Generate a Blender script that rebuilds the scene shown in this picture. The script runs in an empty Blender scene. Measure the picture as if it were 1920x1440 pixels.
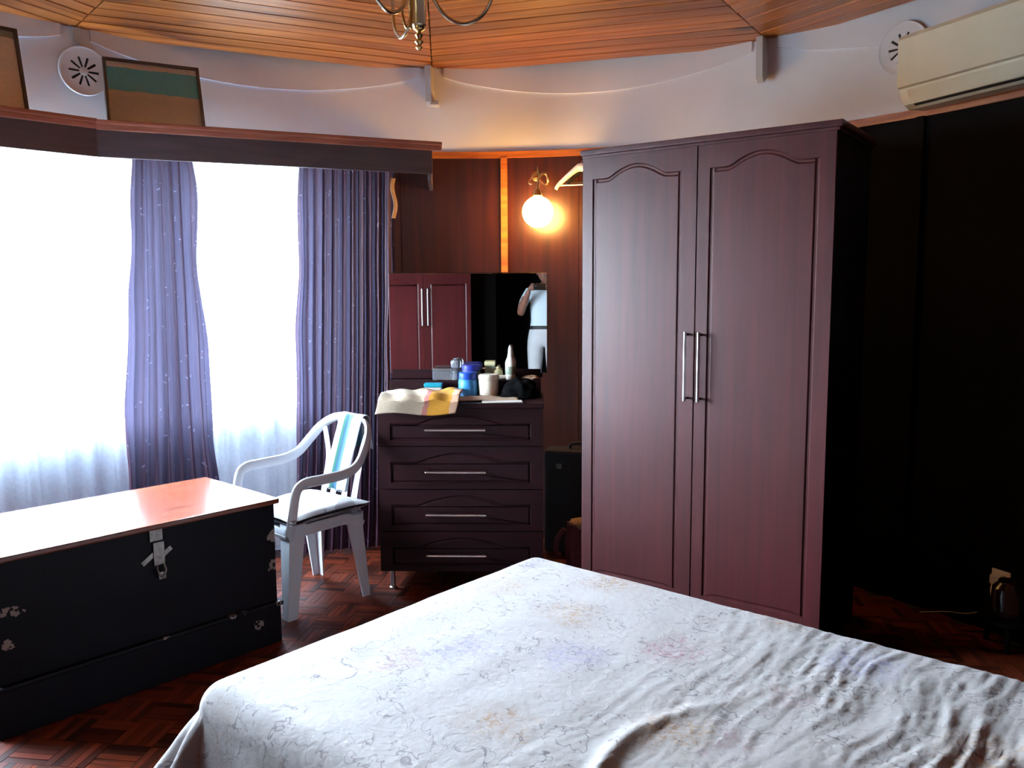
import bpy, bmesh, math, random
from math import sin, cos, pi, radians, degrees, sqrt, atan2, hypot
from mathutils import Vector, Matrix, noise
random.seed(7)
S = bpy.context.scene
COL = S.collection

# ------------------------------------------------------------------ camera, sky, exposure
P_, R_ = radians(6.3), radians(-0.31)
F_ = Vector((0, cos(P_), -sin(P_))); U0 = Vector((0, sin(P_), cos(P_))); X0 = Vector((1, 0, 0))
RT = X0 * cos(R_) + U0 * sin(R_); UP = U0 * cos(R_) - X0 * sin(R_)
cam = bpy.data.cameras.new('camera'); cam.sensor_width = 36; cam.lens = 36 * 1550 / 1920
cam.clip_start = 0.01
camo = bpy.data.objects.new('camera', cam); COL.objects.link(camo)
M = Matrix((RT, UP, -F_)).transposed().to_4x4(); M.translation = (0, 0, 1.5)
camo.matrix_world = M
S.camera = camo

W = bpy.data.worlds.new('sky'); S.world = W; W.use_nodes = True
wn = W.node_tree.nodes; wl = W.node_tree.links; wn.clear()
SKY_STRENGTH = 122
wo = wn.new('ShaderNodeOutputWorld'); wb = wn.new('ShaderNodeBackground')
wtc = wn.new('ShaderNodeTexCoord'); wsp = wn.new('ShaderNodeSeparateXYZ'); wr = wn.new('ShaderNodeValToRGB')
wl.new(wtc.outputs['Generated'], wsp.inputs[0]); wl.new(wsp.outputs['Z'], wr.inputs[0])
wr.color_ramp.elements[0].position = 0.0; wr.color_ramp.elements[0].color = (0.77, 0.88, 1, 1)
wr.color_ramp.elements[1].position = 0.8; wr.color_ramp.elements[1].color = (0.60, 0.78, 1, 1)
wl.new(wr.outputs[0], wb.inputs[0]); wb.inputs[1].default_value = SKY_STRENGTH
wl.new(wb.outputs[0], wo.inputs[0])
CX, CY, RW = -0.26, 2.38, 2.63          # the round room
def pol(az, r, z=0.0):
    a = radians(az); return Vector((CX + r * cos(a), CY + r * sin(a), z))
WINDOWS = [(131.0, 172.0), (110.5, 125.5)]
SILL, HEAD = 0.83, 2.27
for a0, a1 in ((131, 144.7), (144.7, 158.4), (158.4, 172), (110.5, 125.5)):      # portals only guide the sampling of the sky through the openings
    L = bpy.data.lights.new('window_portal', 'AREA'); L.shape = 'RECTANGLE'
    L.size = 2 * 2.86 * math.tan(radians(a1 - a0) / 2) + .04; L.size_y = HEAD - SILL + .04
    L.cycles.is_portal = True
    o = bpy.data.objects.new('window_portal', L); COL.objects.link(o)
    am = (a0 + a1) / 2; o.location = pol(am, 2.86, (SILL + HEAD) / 2)
    d = (pol(am, 0) - pol(am, 1)); o.rotation_euler = d.to_track_quat('-Z', 'Z').to_euler()
S.view_settings.view_transform = 'Standard'; S.view_settings.look = 'None'
S.view_settings.gamma = 1; S.view_settings.use_curve_mapping = False
S.view_settings.exposure = 0.6
S.cycles.max_bounces = 10; S.cycles.diffuse_bounces = 6; S.cycles.glossy_bounces = 5
S.cycles.transparent_max_bounces = 16; S.cycles.transmission_bounces = 6
S.cycles.sample_clamp_indirect = 6; S.cycles.caustics_reflective = False
S.cycles.blur_glossy = 0.6

# ------------------------------------------------------------------ materials
def lin(h):
    v = [int(h[i:i + 2], 16) / 255 for i in (0, 2, 4)]
    return tuple(c / 12.92 if c <= .04045 else ((c + .055) / 1.055) ** 2.4 for c in v) + (1,)
def newmat(name):
    m = bpy.data.materials.new(name); m.use_nodes = True
    return m, m.node_tree.nodes, m.node_tree.links, m.node_tree.nodes['Principled BSDF']
def plain(name, hexc, rough=.5, metal=0., var=.12, scale=9., bump=0., spec=.5, emit=None, estr=0, coat=0):
    m, n, l, b = newmat(name)
    c = lin(hexc) if isinstance(hexc, str) else hexc
    tc = n.new('ShaderNodeTexCoord'); no = n.new('ShaderNodeTexNoise'); no.inputs['Scale'].default_value = scale
    no.inputs['Detail'].default_value = 4
    l.new(tc.outputs['Object'], no.inputs['Vector'])
    r = n.new('ShaderNodeValToRGB'); l.new(no.outputs['Fac'], r.inputs[0])
    r.color_ramp.elements[0].position = .3; r.color_ramp.elements[1].position = .7
    r.color_ramp.elements[0].color = tuple(x * (1 - var) for x in c[:3]) + (1,)
    r.color_ramp.elements[1].color = tuple(min(1, x * (1 + var)) for x in c[:3]) + (1,)
    l.new(r.outputs[0], b.inputs['Base Color'])
    b.inputs['Roughness'].default_value = rough; b.inputs['Metallic'].default_value = metal
    b.inputs['Specular IOR Level'].default_value = spec
    if coat: b.inputs['Coat Weight'].default_value = coat; b.inputs['Coat Roughness'].default_value = .15
    if bump:
        bp = n.new('ShaderNodeBump'); bp.inputs['Strength'].default_value = bump; bp.inputs['Distance'].default_value = .004
        l.new(no.outputs['Fac'], bp.inputs['Height']); l.new(bp.outputs[0], b.inputs['Normal'])
    if emit:
        b.inputs['Emission Color'].default_value = emit; b.inputs['Emission Strength'].default_value = estr
    return m
def wood(name, h1, h2, stretch=(2, 30, 30), rough=.35, spec=.5, knots=0., rnd=.35, coat=0., bump=.15, crough=.12):
    """grain runs along the axis with the smallest stretch; each object gets its own tone"""
    m, n, l, b = newmat(name)
    tc = n.new('ShaderNodeTexCoord'); oi = n.new('ShaderNodeObjectInfo')
    mp = n.new('ShaderNodeMapping'); mp.inputs['Scale'].default_value = stretch
    ad = n.new('ShaderNodeVectorMath'); ad.operation = 'ADD'
    sc = n.new('ShaderNodeVectorMath'); sc.operation = 'SCALE'; sc.inputs[0].default_value = (17, 29, 13)
    l.new(oi.outputs['Random'], sc.inputs['Scale'])
    l.new(tc.outputs['Object'], mp.inputs['Vector']); l.new(mp.outputs[0], ad.inputs[0]); l.new(sc.outputs[0], ad.inputs[1])
    no = n.new('ShaderNodeTexNoise'); no.inputs['Scale'].default_value = 1; no.inputs['Detail'].default_value = 6
    no.inputs['Distortion'].default_value = .6
    l.new(ad.outputs[0], no.inputs['Vector'])
    r = n.new('ShaderNodeValToRGB'); l.new(no.outputs['Fac'], r.inputs[0])
    r.color_ramp.elements[0].position = .32; r.color_ramp.elements[0].color = lin(h1)
    r.color_ramp.elements[1].position = .68; r.color_ramp.elements[1].color = lin(h2)
    out = r.outputs[0]
    if knots:
        vo = n.new('ShaderNodeTexVoronoi'); vo.inputs['Scale'].default_value = knots
        mk = n.new('ShaderNodeMapping'); mk.inputs['Scale'].default_value = (1, 2.2, 2.2)
        l.new(tc.outputs['Object'], mk.inputs['Vector'])
        a2 = n.new('ShaderNodeVectorMath'); a2.operation = 'ADD'; l.new(mk.outputs[0], a2.inputs[0]); l.new(sc.outputs[0], a2.inputs[1])
        l.new(a2.outputs[0], vo.inputs['Vector'])
        kr = n.new('ShaderNodeValToRGB'); l.new(vo.outputs['Distance'], kr.inputs[0])
        kr.color_ramp.elements[0].position = .03; kr.color_ramp.elements[0].color = (.18, .12, .1, 1)
        kr.color_ramp.elements[1].position = .16; kr.color_ramp.elements[1].color = (1, 1, 1, 1)
        mx = n.new('ShaderNodeMixRGB'); mx.blend_type = 'MULTIPLY'; mx.inputs[0].default_value = 1
        l.new(out, mx.inputs[1]); l.new(kr.outputs[0], mx.inputs[2]); out = mx.outputs[0]
    hs = n.new('ShaderNodeHueSaturation')
    mr = n.new('ShaderNodeMapRange'); mr.inputs['To Min'].default_value = 1 - rnd; mr.inputs['To Max'].default_value = 1 + rnd
    l.new(oi.outputs['Random'], mr.inputs['Value']); l.new(mr.outputs[0], hs.inputs['Value']); l.new(out, hs.inputs['Color'])
    l.new(hs.outputs[0], b.inputs['Base Color'])
    b.inputs['Roughness'].default_value = rough; b.inputs['Specular IOR Level'].default_value = spec
    if coat: b.inputs['Coat Weight'].default_value = coat; b.inputs['Coat Roughness'].default_value = crough
    bp = n.new('ShaderNodeBump'); bp.inputs['Strength'].default_value = bump; bp.inputs['Distance'].default_value = .002
    l.new(no.outputs['Fac'], bp.inputs['Height']); l.new(bp.outputs[0], b.inputs['Normal'])
    return m
def mix_add(n, l, a, bcol, fac):
    mx = n.new('ShaderNodeMixRGB'); l.new(fac, mx.inputs[0])
    if isinstance(a, tuple): mx.inputs[1].default_value = a
    else: l.new(a, mx.inputs[1])
    if isinstance(bcol, tuple): mx.inputs[2].default_value = bcol
    else: l.new(bcol, mx.inputs[2])
    return mx.outputs[0]

MT = {}
MT['plaster'] = plain('white_plaster', 'e2e7f1', .8, var=.05, scale=2.2, bump=.25)
MT['plaster_grey'] = plain('grey_painted_timber', 'b9b8b8', .6, var=.06)
MT['ceil'] = wood('varnished_pine_board', '7d3c12', 'b56c2b', (1.6, 34, 34), .38, .5, knots=1.5, rnd=.28, coat=.25, crough=.3)
MT['ceil_back'] = plain('dark_ceiling_backing', '1c0d06', .9)
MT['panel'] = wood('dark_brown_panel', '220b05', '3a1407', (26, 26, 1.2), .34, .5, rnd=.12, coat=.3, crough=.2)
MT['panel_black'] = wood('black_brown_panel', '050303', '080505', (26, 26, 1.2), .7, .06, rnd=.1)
MT['rail'] = wood('orange_pine_rail', '8a4513', 'b4661f', (3, 3, 40), .45, rnd=.1)
MT['parquet'] = wood('mosaic_parquet', '2c0e06', '7a3317', (7, 90, 60), .42, .35, rnd=.55)
MT['floor_base'] = plain('dark_floor_mastic', '120806', .9)
MT['pelmet_top'] = wood('reddish_pelmet_moulding', '8a4d3d', 'a86c58', (4, 30, 30), .3, coat=.5, rnd=.05)
MT['pelmet'] = wood('dark_pelmet_board', '453a3e', '544649', (3, 30, 30), .5, rnd=.05)
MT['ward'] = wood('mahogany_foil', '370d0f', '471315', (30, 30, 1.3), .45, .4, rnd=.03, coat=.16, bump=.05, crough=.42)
MT['ward_shaded'] = wood('shaded_mahogany_side', '0c0405', '130707', (30, 30, 1.3), .7, .1, rnd=.03, bump=.05)  # darker copy of the door mahogany; the sides' lack of light is painted in
MT['dress'] = wood('dark_mahogany_drawer', '1c070a', '270b0f', (1.3, 30, 30), .5, .15, rnd=.05, coat=.05, bump=.05, crough=.35)
MT['chrome'] = plain('brushed_silver_handle', 'd6d4d6', .28, 1., var=.04)
MT['mount'] = plain('black_handle_mount', '0b0a0b', .5)
MT['white_plastic'] = plain('white_garden_plastic', 'd6d9df', .38, var=.03, spec=.5)
MT['ac'] = plain('cream_ac_plastic', 'e8e0c6', .35, var=.03)
MT['ac_dark'] = plain('dark_ac_slot', '2a2826', .6)
MT['brass'] = plain('pale_brass', 'd8bd84', .25, 1., var=.1)
MT['silver_brass'] = plain('tarnished_chandelier_metal', 'cfc3ae', .22, 1., var=.1)
MT['black'] = plain('matt_black', '080809', .7)
MT['black_fab'] = plain('black_fabric', '070708', .9, bump=.4, scale=60, spec=.08)
MT['dkbrown'] = plain('dark_brown_leather', '100a09', .7, bump=.3, scale=30)
MT['mauve'] = plain('mauve_cloth', '6d3c48', .85, bump=.3, scale=30)
MT['beige'] = plain('beige_cloth', 'b59a80', .85, bump=.3, scale=40)
MT['frame'] = plain('grey_brown_frame', '4f4848', .45, var=.2)
MT['white_item'] = plain('white_bottle_plastic', 'efe9e0', .35, var=.03)
MT['cream_item'] = plain('cream_tub_plastic', 'e8dccb', .4, var=.05)
MT['blue_lid'] = plain('blue_lid_plastic', '1745b0', .35, var=.06)
MT['blue_lid2'] = plain('violet_blue_lid', '2b3596', .4, var=.06)
MT['blue_jar'] = plain('light_blue_jar', '3f8fd0', .3, var=.3, scale=30)
MT['teal'] = plain('teal_plastic', '138aa0', .4)
MT['paleyellow'] = plain('pale_yellow_card', 'd8d0a0', .5)
MT['greygreen'] = plain('grey_green_label', '8d9a88', .5)
MT['skin'] = plain('brown_skin', '6b4436', .55, var=.1)
MT['shirt'] = plain('pale_shirt', 'a4aeb6', .85, var=.04)
MT['trouser'] = plain('pale_grey_trousers', '9d9b9e', .85, var=.05)
MT['cap'] = plain('white_cap', 'b5b3b1', .85)
MT['hair'] = plain('black_hair', '0a0808', .7)
MT['eye'] = plain('eye_white', 'd8d4cc', .3)
MT['phone'] = plain('black_phone_glass', '060607', .15)
MT['ground'] = plain('pale_paving', '6c6a60', .9, scale=.6)
MT['winframe'] = plain('white_window_frame', 'd8d8d6', .5)
MT['sheetwhite'] = plain('white_mattress', 'cfc9c2', .9)
MT['padlock'] = plain('worn_steel', '8b8580', .45, .8, var=.3, scale=60)

def mat_glass():
    m, n, l, b = newmat('window_glass'); n.remove(b)
    o = n['Material Output']; t = n.new('ShaderNodeBsdfTransparent'); g = n.new('ShaderNodeBsdfGlossy')
    g.inputs['Roughness'].default_value = .02; t.inputs[0].default_value = (.95, .97, .97, 1)
    mx = n.new('ShaderNodeMixShader'); mx.inputs[0].default_value = .06
    l.new(t.outputs[0], mx.inputs[1]); l.new(g.outputs[0], mx.inputs[2]); l.new(mx.outputs[0], o.inputs[0])
    return m
MT['glass'] = mat_glass()
def mat_clear():
    m, n, l, b = newmat('clear_glass')
    b.inputs['Transmission Weight'].default_value = .85; b.inputs['Roughness'].default_value = .05
    b.inputs['Base Color'].default_value = (.85, .87, .9, 1); b.inputs['IOR'].default_value = 1.4
    return m
MT['clear'] = mat_clear()
def mat_net():
    m, n, l, b = newmat('white_net'); n.remove(b); o = n['Material Output']
    t = n.new('ShaderNodeBsdfTransparent'); d = n.new('ShaderNodeBsdfDiffuse'); tl = n.new('ShaderNodeBsdfTranslucent')
    d.inputs[0].default_value = (.72, .75, .8, 1); tl.inputs[0].default_value = (.62, .68, .76, 1)
    m1 = n.new('ShaderNodeMixShader'); m1.inputs[0].default_value = .55
    l.new(d.outputs[0], m1.inputs[1]); l.new(tl.outputs[0], m1.inputs[2])
    tc = n.new('ShaderNodeTexCoord'); no = n.new('ShaderNodeTexNoise'); no.inputs['Scale'].default_value = 60
    l.new(tc.outputs['Object'], no.inputs['Vector'])
    mr = n.new('ShaderNodeMapRange'); mr.inputs['To Min'].default_value = .34; mr.inputs['To Max'].default_value = .46
    l.new(no.outputs['Fac'], mr.inputs['Value'])
    m2 = n.new('ShaderNodeMixShader'); l.new(mr.outputs[0], m2.inputs[0])
    l.new(t.outputs[0], m2.inputs[1]); l.new(m1.outputs[0], m2.inputs[2]); l.new(m2.outputs[0], o.inputs[0])
    return m
MT['net'] = mat_net()
def mat_curtain():
    m, n, l, b = newmat('purple_embroidered_curtain'); n.remove(b); o = n['Material Output']
    uv = n.new('ShaderNodeTexCoord')
    mp = n.new('ShaderNodeMapping'); mp.inputs['Scale'].default_value = (8, 7, 1)
    l.new(uv.outputs['UV'], mp.inputs['Vector'])
    vo = n.new('ShaderNodeTexVoronoi'); vo.voronoi_dimensions = '2D'; vo.inputs['Scale'].default_value = 1
    vo.inputs['Randomness'].default_value = .5
    l.new(mp.outputs[0], vo.inputs['Vector'])
    wv = n.new('ShaderNodeTexNoise'); wv.inputs['Scale'].default_value = 5; l.new(mp.outputs[0], wv.inputs['Vector'])
    # small curled sprig around every cell centre: thin ring broken by noise
    s1 = n.new('ShaderNodeMath'); s1.operation = 'SUBTRACT'; l.new(vo.outputs['Distance'], s1.inputs[0]); s1.inputs[1].default_value = .15
    s2 = n.new('ShaderNodeMath'); s2.operation = 'ABSOLUTE'; l.new(s1.outputs[0], s2.inputs[0])
    s3 = n.new('ShaderNodeMath'); s3.operation = 'LESS_THAN'; l.new(s2.outputs[0], s3.inputs[0]); s3.inputs[1].default_value = .03
    s4 = n.new('ShaderNodeMath'); s4.operation = 'GREATER_THAN'; l.new(wv.outputs['Fac'], s4.inputs[0]); s4.inputs[1].default_value = .60
    s5 = n.new('ShaderNodeMath'); s5.operation = 'MULTIPLY'; l.new(s3.outputs[0], s5.inputs[0]); l.new(s4.outputs[0], s5.inputs[1])
    c = mix_add(n, l, lin('4d2c3b'), lin('8f8594'), s5.outputs[0])
    d = n.new('ShaderNodeBsdfDiffuse'); l.new(c, d.inputs[0])
    tl = n.new('ShaderNodeBsdfTranslucent'); tl.inputs[0].default_value = (.046, .042, .070, 1)
    mx = n.new('ShaderNodeMixShader'); mx.inputs[0].default_value = .3
    l.new(d.outputs[0], mx.inputs[1]); l.new(tl.outputs[0], mx.inputs[2])
    gl = n.new('ShaderNodeBsdfGlossy'); gl.inputs['Roughness'].default_value = .5; gl.inputs[0].default_value = (.5, .5, .55, 1)
    m2 = n.new('ShaderNodeMixShader'); m2.inputs[0].default_value = .06
    l.new(mx.outputs[0], m2.inputs[1]); l.new(gl.outputs[0], m2.inputs[2]); l.new(m2.outputs[0], o.inputs[0])
    return m
MT['curtain'] = mat_curtain()
def mat_spread():
    m, n, l, b = newmat('floral_bedspread')
    tc = n.new('ShaderNodeTexCoord'); uv = tc.outputs['UV']
    def noi(scale, detail=3, dist=0.):
        x = n.new('ShaderNodeTexNoise'); x.inputs['Scale'].default_value = scale; x.inputs['Detail'].default_value = detail
        x.inputs['Distortion'].default_value = dist; l.new(uv, x.inputs['Vector']); return x.outputs['Fac']
    def ramp(f, p0, p1):
        r = n.new('ShaderNodeValToRGB'); l.new(f, r.inputs[0]); lo, hi = min(p0, p1), max(p0, p1); r.color_ramp.elements[0].position = lo; r.color_ramp.elements[1].position = hi
        if p0 > p1: r.color_ramp.elements[0].color = (1, 1, 1, 1); r.color_ramp.elements[1].color = (0, 0, 0, 1)
        return r.outputs[0]
    def mul(a, c):
        x = n.new('ShaderNodeMath'); x.operation = 'MULTIPLY'; l.new(a, x.inputs[0])
        if isinstance(c, float): x.inputs[1].default_value = c
        else: l.new(c, x.inputs[1])
        return x.outputs[0]
    base = lin('979290')
    # big soft blooms, one per loose cell, in rose, lilac or tan
    vo = n.new('ShaderNodeTexVoronoi'); vo.inputs['Scale'].default_value = 3.9; vo.inputs['Randomness'].default_value = .85
    wob = n.new('ShaderNodeTexNoise'); wob.inputs['Scale'].default_value = 9; l.new(uv, wob.inputs['Vector'])
    mw = n.new('ShaderNodeMixRGB'); mw.inputs[0].default_value = .12; l.new(uv, mw.inputs[1]); l.new(wob.outputs['Color'], mw.inputs[2])
    l.new(mw.outputs[0], vo.inputs['Vector'])
    bloom = ramp(vo.outputs['Distance'], .42, .16)
    petals = ramp(noi(52, 5, 1.2), .5, .6)
    tint = n.new('ShaderNodeValToRGB'); sp = n.new('ShaderNodeSeparateColor'); l.new(vo.outputs['Color'], sp.inputs[0])
    l.new(sp.outputs[0], tint.inputs[0]); tint.color_ramp.interpolation = 'CONSTANT'
    e = tint.color_ramp.elements; e[0].color = lin('7a4354'); e[1].position = .36; e[1].color = lin('77708c')
    e2 = e.new(.66); e2.color = lin('86694f')
    c = mix_add(n, l, base, tint.outputs[0], mul(mul(bloom, petals), .85))
    c = mix_add(n, l, c, tint.outputs[0], mul(bloom, .24))
    # fine grey-brown stems and outlines
    nz = noi(16, 2, .8); a = n.new('ShaderNodeMath'); a.operation = 'SUBTRACT'; l.new(nz, a.inputs[0]); a.inputs[1].default_value = .5
    ab = n.new('ShaderNodeMath'); ab.operation = 'ABSOLUTE'; l.new(a.outputs[0], ab.inputs[0])
    lines = ramp(ab.outputs[0], .014, .004); gate = ramp(noi(5, 2), .40, .52)
    c = mix_add(n, l, c, lin('4c4047'), mul(mul(lines, gate), .75))
    dots = ramp(noi(60, 2), .66, .7); c = mix_add(n, l, c, lin('3a2e35'), mul(mul(dots, bloom), .8))
    l.new(c, b.inputs['Base Color']); b.inputs['Roughness'].default_value = .85
    b.inputs['Specular IOR Level'].default_value = .25; b.inputs['Sheen Weight'].default_value = .15
    bp = n.new('ShaderNodeBump'); bp.inputs['Strength'].default_value = .5; bp.inputs['Distance'].default_value = .004
    l.new(noi(45, 5, .5), bp.inputs['Height']); l.new(bp.outputs[0], b.inputs['Normal'])
    return m
MT['spread'] = mat_spread()
def mat_trunk():
    """black paint with scuffs that bare pale wood at the corners and along the base"""
    m, n, l, b = newmat('black_painted_trunk')
    tc = n.new('ShaderNodeTexCoord'); no = n.new('ShaderNodeTexNoise'); no.inputs['Scale'].default_value = 16; no.inputs['Detail'].default_value = 5
    l.new(tc.outputs['Object'], no.inputs['Vector'])
    acc = None
    for (x, y, z, r) in [(-.006, .02, .47, .06), (-.004, .02, .33, .07), (-1.02, .02, .43, .06), (-1.03, .02, .32, .05), (-.10, .0, .11, .06), (-.17, -.006, .185, .035), (-.22, -.006, .185, .03), (-.01, -.006, .18, .04), (-.5, -.006, .185, .03)]:
        d = n.new('ShaderNodeVectorMath'); d.operation = 'DISTANCE'; l.new(tc.outputs['Object'], d.inputs[0]); d.inputs[1].default_value = (x, y, z)
        q = n.new('ShaderNodeMapRange'); l.new(d.outputs['Value'], q.inputs['Value']); q.inputs['From Max'].default_value = r
        q.inputs['To Min'].default_value = .62; q.inputs['To Max'].default_value = 0
        if acc is None: acc = q.outputs[0]
        else:
            mx = n.new('ShaderNodeMath'); mx.operation = 'MAXIMUM'; l.new(acc, mx.inputs[0]); l.new(q.outputs[0], mx.inputs[1]); acc = mx.outputs[0]
    a = n.new('ShaderNodeMath'); a.operation = 'ADD'; l.new(acc, a.inputs[0]); l.new(no.outputs['Fac'], a.inputs[1])
    g = n.new('ShaderNodeMath'); g.operation = 'GREATER_THAN'; l.new(a.outputs[0], g.inputs[0]); g.inputs[1].default_value = .86
    n2 = n.new('ShaderNodeTexNoise'); n2.inputs['Scale'].default_value = 70; l.new(tc.outputs['Object'], n2.inputs['Vector'])
    g2 = n.new('ShaderNodeMath'); g2.operation = 'GREATER_THAN'; l.new(n2.outputs['Fac'], g2.inputs[0]); g2.inputs[1].default_value = .47
    mu = n.new('ShaderNodeMath'); mu.operation = 'MULTIPLY'; l.new(g.outputs[0], mu.inputs[0]); l.new(g2.outputs[0], mu.inputs[1])
    c = mix_add(n, l, lin('0f0d13'), lin('8d8078'), mu.outputs[0])
    l.new(c, b.inputs['Base Color']); b.inputs['Roughness'].default_value = .5; b.inputs['Specular IOR Level'].default_value = .12
    bp = n.new('ShaderNodeBump'); bp.inputs['Strength'].default_value = .15; bp.inputs['Distance'].default_value = .003
    l.new(no.outputs['Fac'], bp.inputs['Height']); l.new(bp.outputs[0], b.inputs['Normal'])
    return m
MT['trunk'] = mat_trunk()
MT['trunk_lid'] = wood('worn_varnished_lid', '5c2c1c', '783f2a', (3, 28, 28), .2, .3, rnd=0, coat=0)
def mat_bands(name, stops, axis='X', scale=1., off=0., rough=.85, wobble=.0, bump=.3):
    """flat printed or woven bands of colour along one object axis: stops = [(pos, hex)]"""
    m, n, l, b = newmat(name)
    tc = n.new('ShaderNodeTexCoord'); sp = n.new('ShaderNodeSeparateXYZ'); l.new(tc.outputs['UV'], sp.inputs[0])
    no = n.new('ShaderNodeTexNoise'); no.inputs['Scale'].default_value = 7; l.new(tc.outputs['UV'], no.inputs['Vector'])
    a = n.new('ShaderNodeMath'); a.operation = 'MULTIPLY_ADD'; l.new(no.outputs['Fac'], a.inputs[0]); a.inputs[1].default_value = wobble
    l.new(sp.outputs[axis], a.inputs[2])
    r = n.new('ShaderNodeValToRGB'); l.new(a.outputs[0], r.inputs[0]); r.color_ramp.interpolation = 'CONSTANT'
    e = r.color_ramp.elements; e[0].position = 0; e[0].color = lin(stops[0][1]); e[1].position = stops[1][0]; e[1].color = lin(stops[1][1])
    for p, h in stops[2:]:
        q = e.new(p); q.color = lin(h)
    n2 = n.new('ShaderNodeTexNoise'); n2.inputs['Scale'].default_value = 40; n2.inputs['Detail'].default_value = 4; l.new(tc.outputs['UV'], n2.inputs['Vector'])
    mr = n.new('ShaderNodeMapRange'); mr.inputs['To Min'].default_value = .75; mr.inputs['To Max'].default_value = 1.2; l.new(n2.outputs['Fac'], mr.inputs['Value'])
    mx = n.new('ShaderNodeMixRGB'); mx.blend_type = 'MULTIPLY'; mx.inputs[0].default_value = 1; l.new(r.outputs[0], mx.inputs[1]); l.new(mr.outputs[0], mx.inputs[2])
    l.new(mx.outputs[0], b.inputs['Base Color']); b.inputs['Roughness'].default_value = rough
    if bump:
        bp = n.new('ShaderNodeBump'); bp.inputs['Strength'].default_value = bump; bp.inputs['Distance'].default_value = .003
        l.new(n2.outputs['Fac'], bp.inputs['Height']); l.new(bp.outputs[0], b.inputs['Normal'])
    return m
MT['towel'] = mat_bands('striped_towel', [(0, 'aeb0b5'), (.28, '165443'), (.35, '0a3f55'), (.62, 'aeb0b5')], 'X')
MT['picture'] = mat_bands('teal_and_tan_print', [(0, 'aeaba4'), (.5, 'b5b2ab'), (.57, '5db4c6'), (.91, 'cfc8c2')], 'Y', wobble=.06, rough=.35, bump=0)
MT['picture2'] = mat_bands('cream_print', [(0, 'e0dacd'), (.5, 'dcd6ca'), (.9, '8c9488'), (.97, '8c9488')], 'Y', wobble=.05, rough=.35, bump=0)
MT['cloth'] = mat_bands('cream_cloth_with_mustard_band', [(0, 'ab9a84'), (.60, '9a5d55'), (.66, 'a8720a'), (.93, 'b08a70')], 'X', wobble=.07)
def mat_cushion():
    m, n, l, b = newmat('pale_patterned_cushion')
    tc = n.new('ShaderNodeTexCoord'); no = n.new('ShaderNodeTexNoise'); no.inputs['Scale'].default_value = 9; no.inputs['Distortion'].default_value = 1
    l.new(tc.outputs['Object'], no.inputs['Vector'])
    r = n.new('ShaderNodeValToRGB'); l.new(no.outputs['Fac'], r.inputs[0]); r.color_ramp.elements[0].position = .48; r.color_ramp.elements[1].position = .52
    r.color_ramp.elements[0].color = lin('6c6464'); r.color_ramp.elements[1].color = lin('95908f')
    l.new(r.outputs[0], b.inputs['Base Color']); b.inputs['Roughness'].default_value = .7
    return m
MT['cushion'] = mat_cushion()
mg, n_, l_, b_ = newmat('mirror_glass'); b_.inputs['Metallic'].default_value = 1; b_.inputs['Roughness'].default_value = .012
b_.inputs['Base Color'].default_value = (.86, .88, .88, 1); MT['mirror'] = mg
ml, n_, l_, b_ = newmat('lit_globe'); b_.inputs['Base Color'].default_value = (1, .9, .7, 1)
b_.inputs['Emission Color'].default_value = (1, .50, .13, 1); b_.inputs['Emission Strength'].default_value = 72; MT['globe'] = ml

# ------------------------------------------------------------------ mesh helpers
def BM(): return bmesh.new()
def box(bm, c, s, rz=0, bev=0, rot=None):
    mt = Matrix.Translation(c) @ (rot.to_4x4() if rot else Matrix.Rotation(rz, 4, 'Z')) @ Matrix.Diagonal((*s, 1))
    r = bmesh.ops.create_cube(bm, size=1, matrix=mt)
    if bev:
        es = list({e for v in r['verts'] for e in v.link_edges})
        bmesh.ops.bevel(bm, geom=es, offset=bev, segments=2, affect='EDGES', profile=.6)
def tube(bm, pts, r, n=10, rb=None, up=None, closed=False, caps=True):
    """sweep an ellipse (r across 'side', rb along 'up') along pts; r, rb may be lists"""
    pts = [Vector(p) for p in pts]; N = len(pts)
    rs = r if isinstance(r, (list, tuple)) else [r] * N
    rbs = rs if rb is None else (rb if isinstance(rb, (list, tuple)) else [rb] * N)
    u = Vector(up) if up else None; rings = []
    for i, p in enumerate(pts):
        if closed: t = (pts[(i + 1) % N] - pts[i - 1])
        else: t = pts[min(i + 1, N - 1)] - pts[max(i - 1, 0)]
        t.normalize()
        if u is None:
            u = Vector((0, 0, 1)) if abs(t.z) < .9 else Vector((1, 0, 0))
        if up: u = Vector(up)
        u = (u - t * u.dot(t))
        if u.length < 1e-5: u = t.orthogonal()
        u.normalize(); s = t.cross(u)
        rings.append([bm.verts.new(p + s * (rs[i] * cos(2 * pi * k / n)) + u * (rbs[i] * sin(2 * pi * k / n))) for k in range(n)])
    for i in range(N if closed else N - 1):
        a, b = rings[i], rings[(i + 1) % N]
        for k in range(n):
            try: bm.faces.new((a[k], a[(k + 1) % n], b[(k + 1) % n], b[k]))
            except ValueError: pass
    if caps and not closed:
        bm.faces.new(list(reversed(rings[0]))); bm.faces.new(rings[-1])
def lathe(bm, prof, c=(0, 0, 0), n=24, M4=None):
    rings = []
    for (r, z) in prof:
        row = []
        for k in range(n):
            p = Vector((r * cos(2 * pi * k / n), r * sin(2 * pi * k / n), z))
            if M4: p = M4 @ p
            row.append(bm.verts.new(p + Vector(c)))
        rings.append(row)
    for a, b in zip(rings, rings[1:]):
        for k in range(n): bm.faces.new((a[k], a[(k + 1) % n], b[(k + 1) % n], b[k]))
    bm.faces.new(list(reversed(rings[0]))); bm.faces.new(rings[-1])
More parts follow.
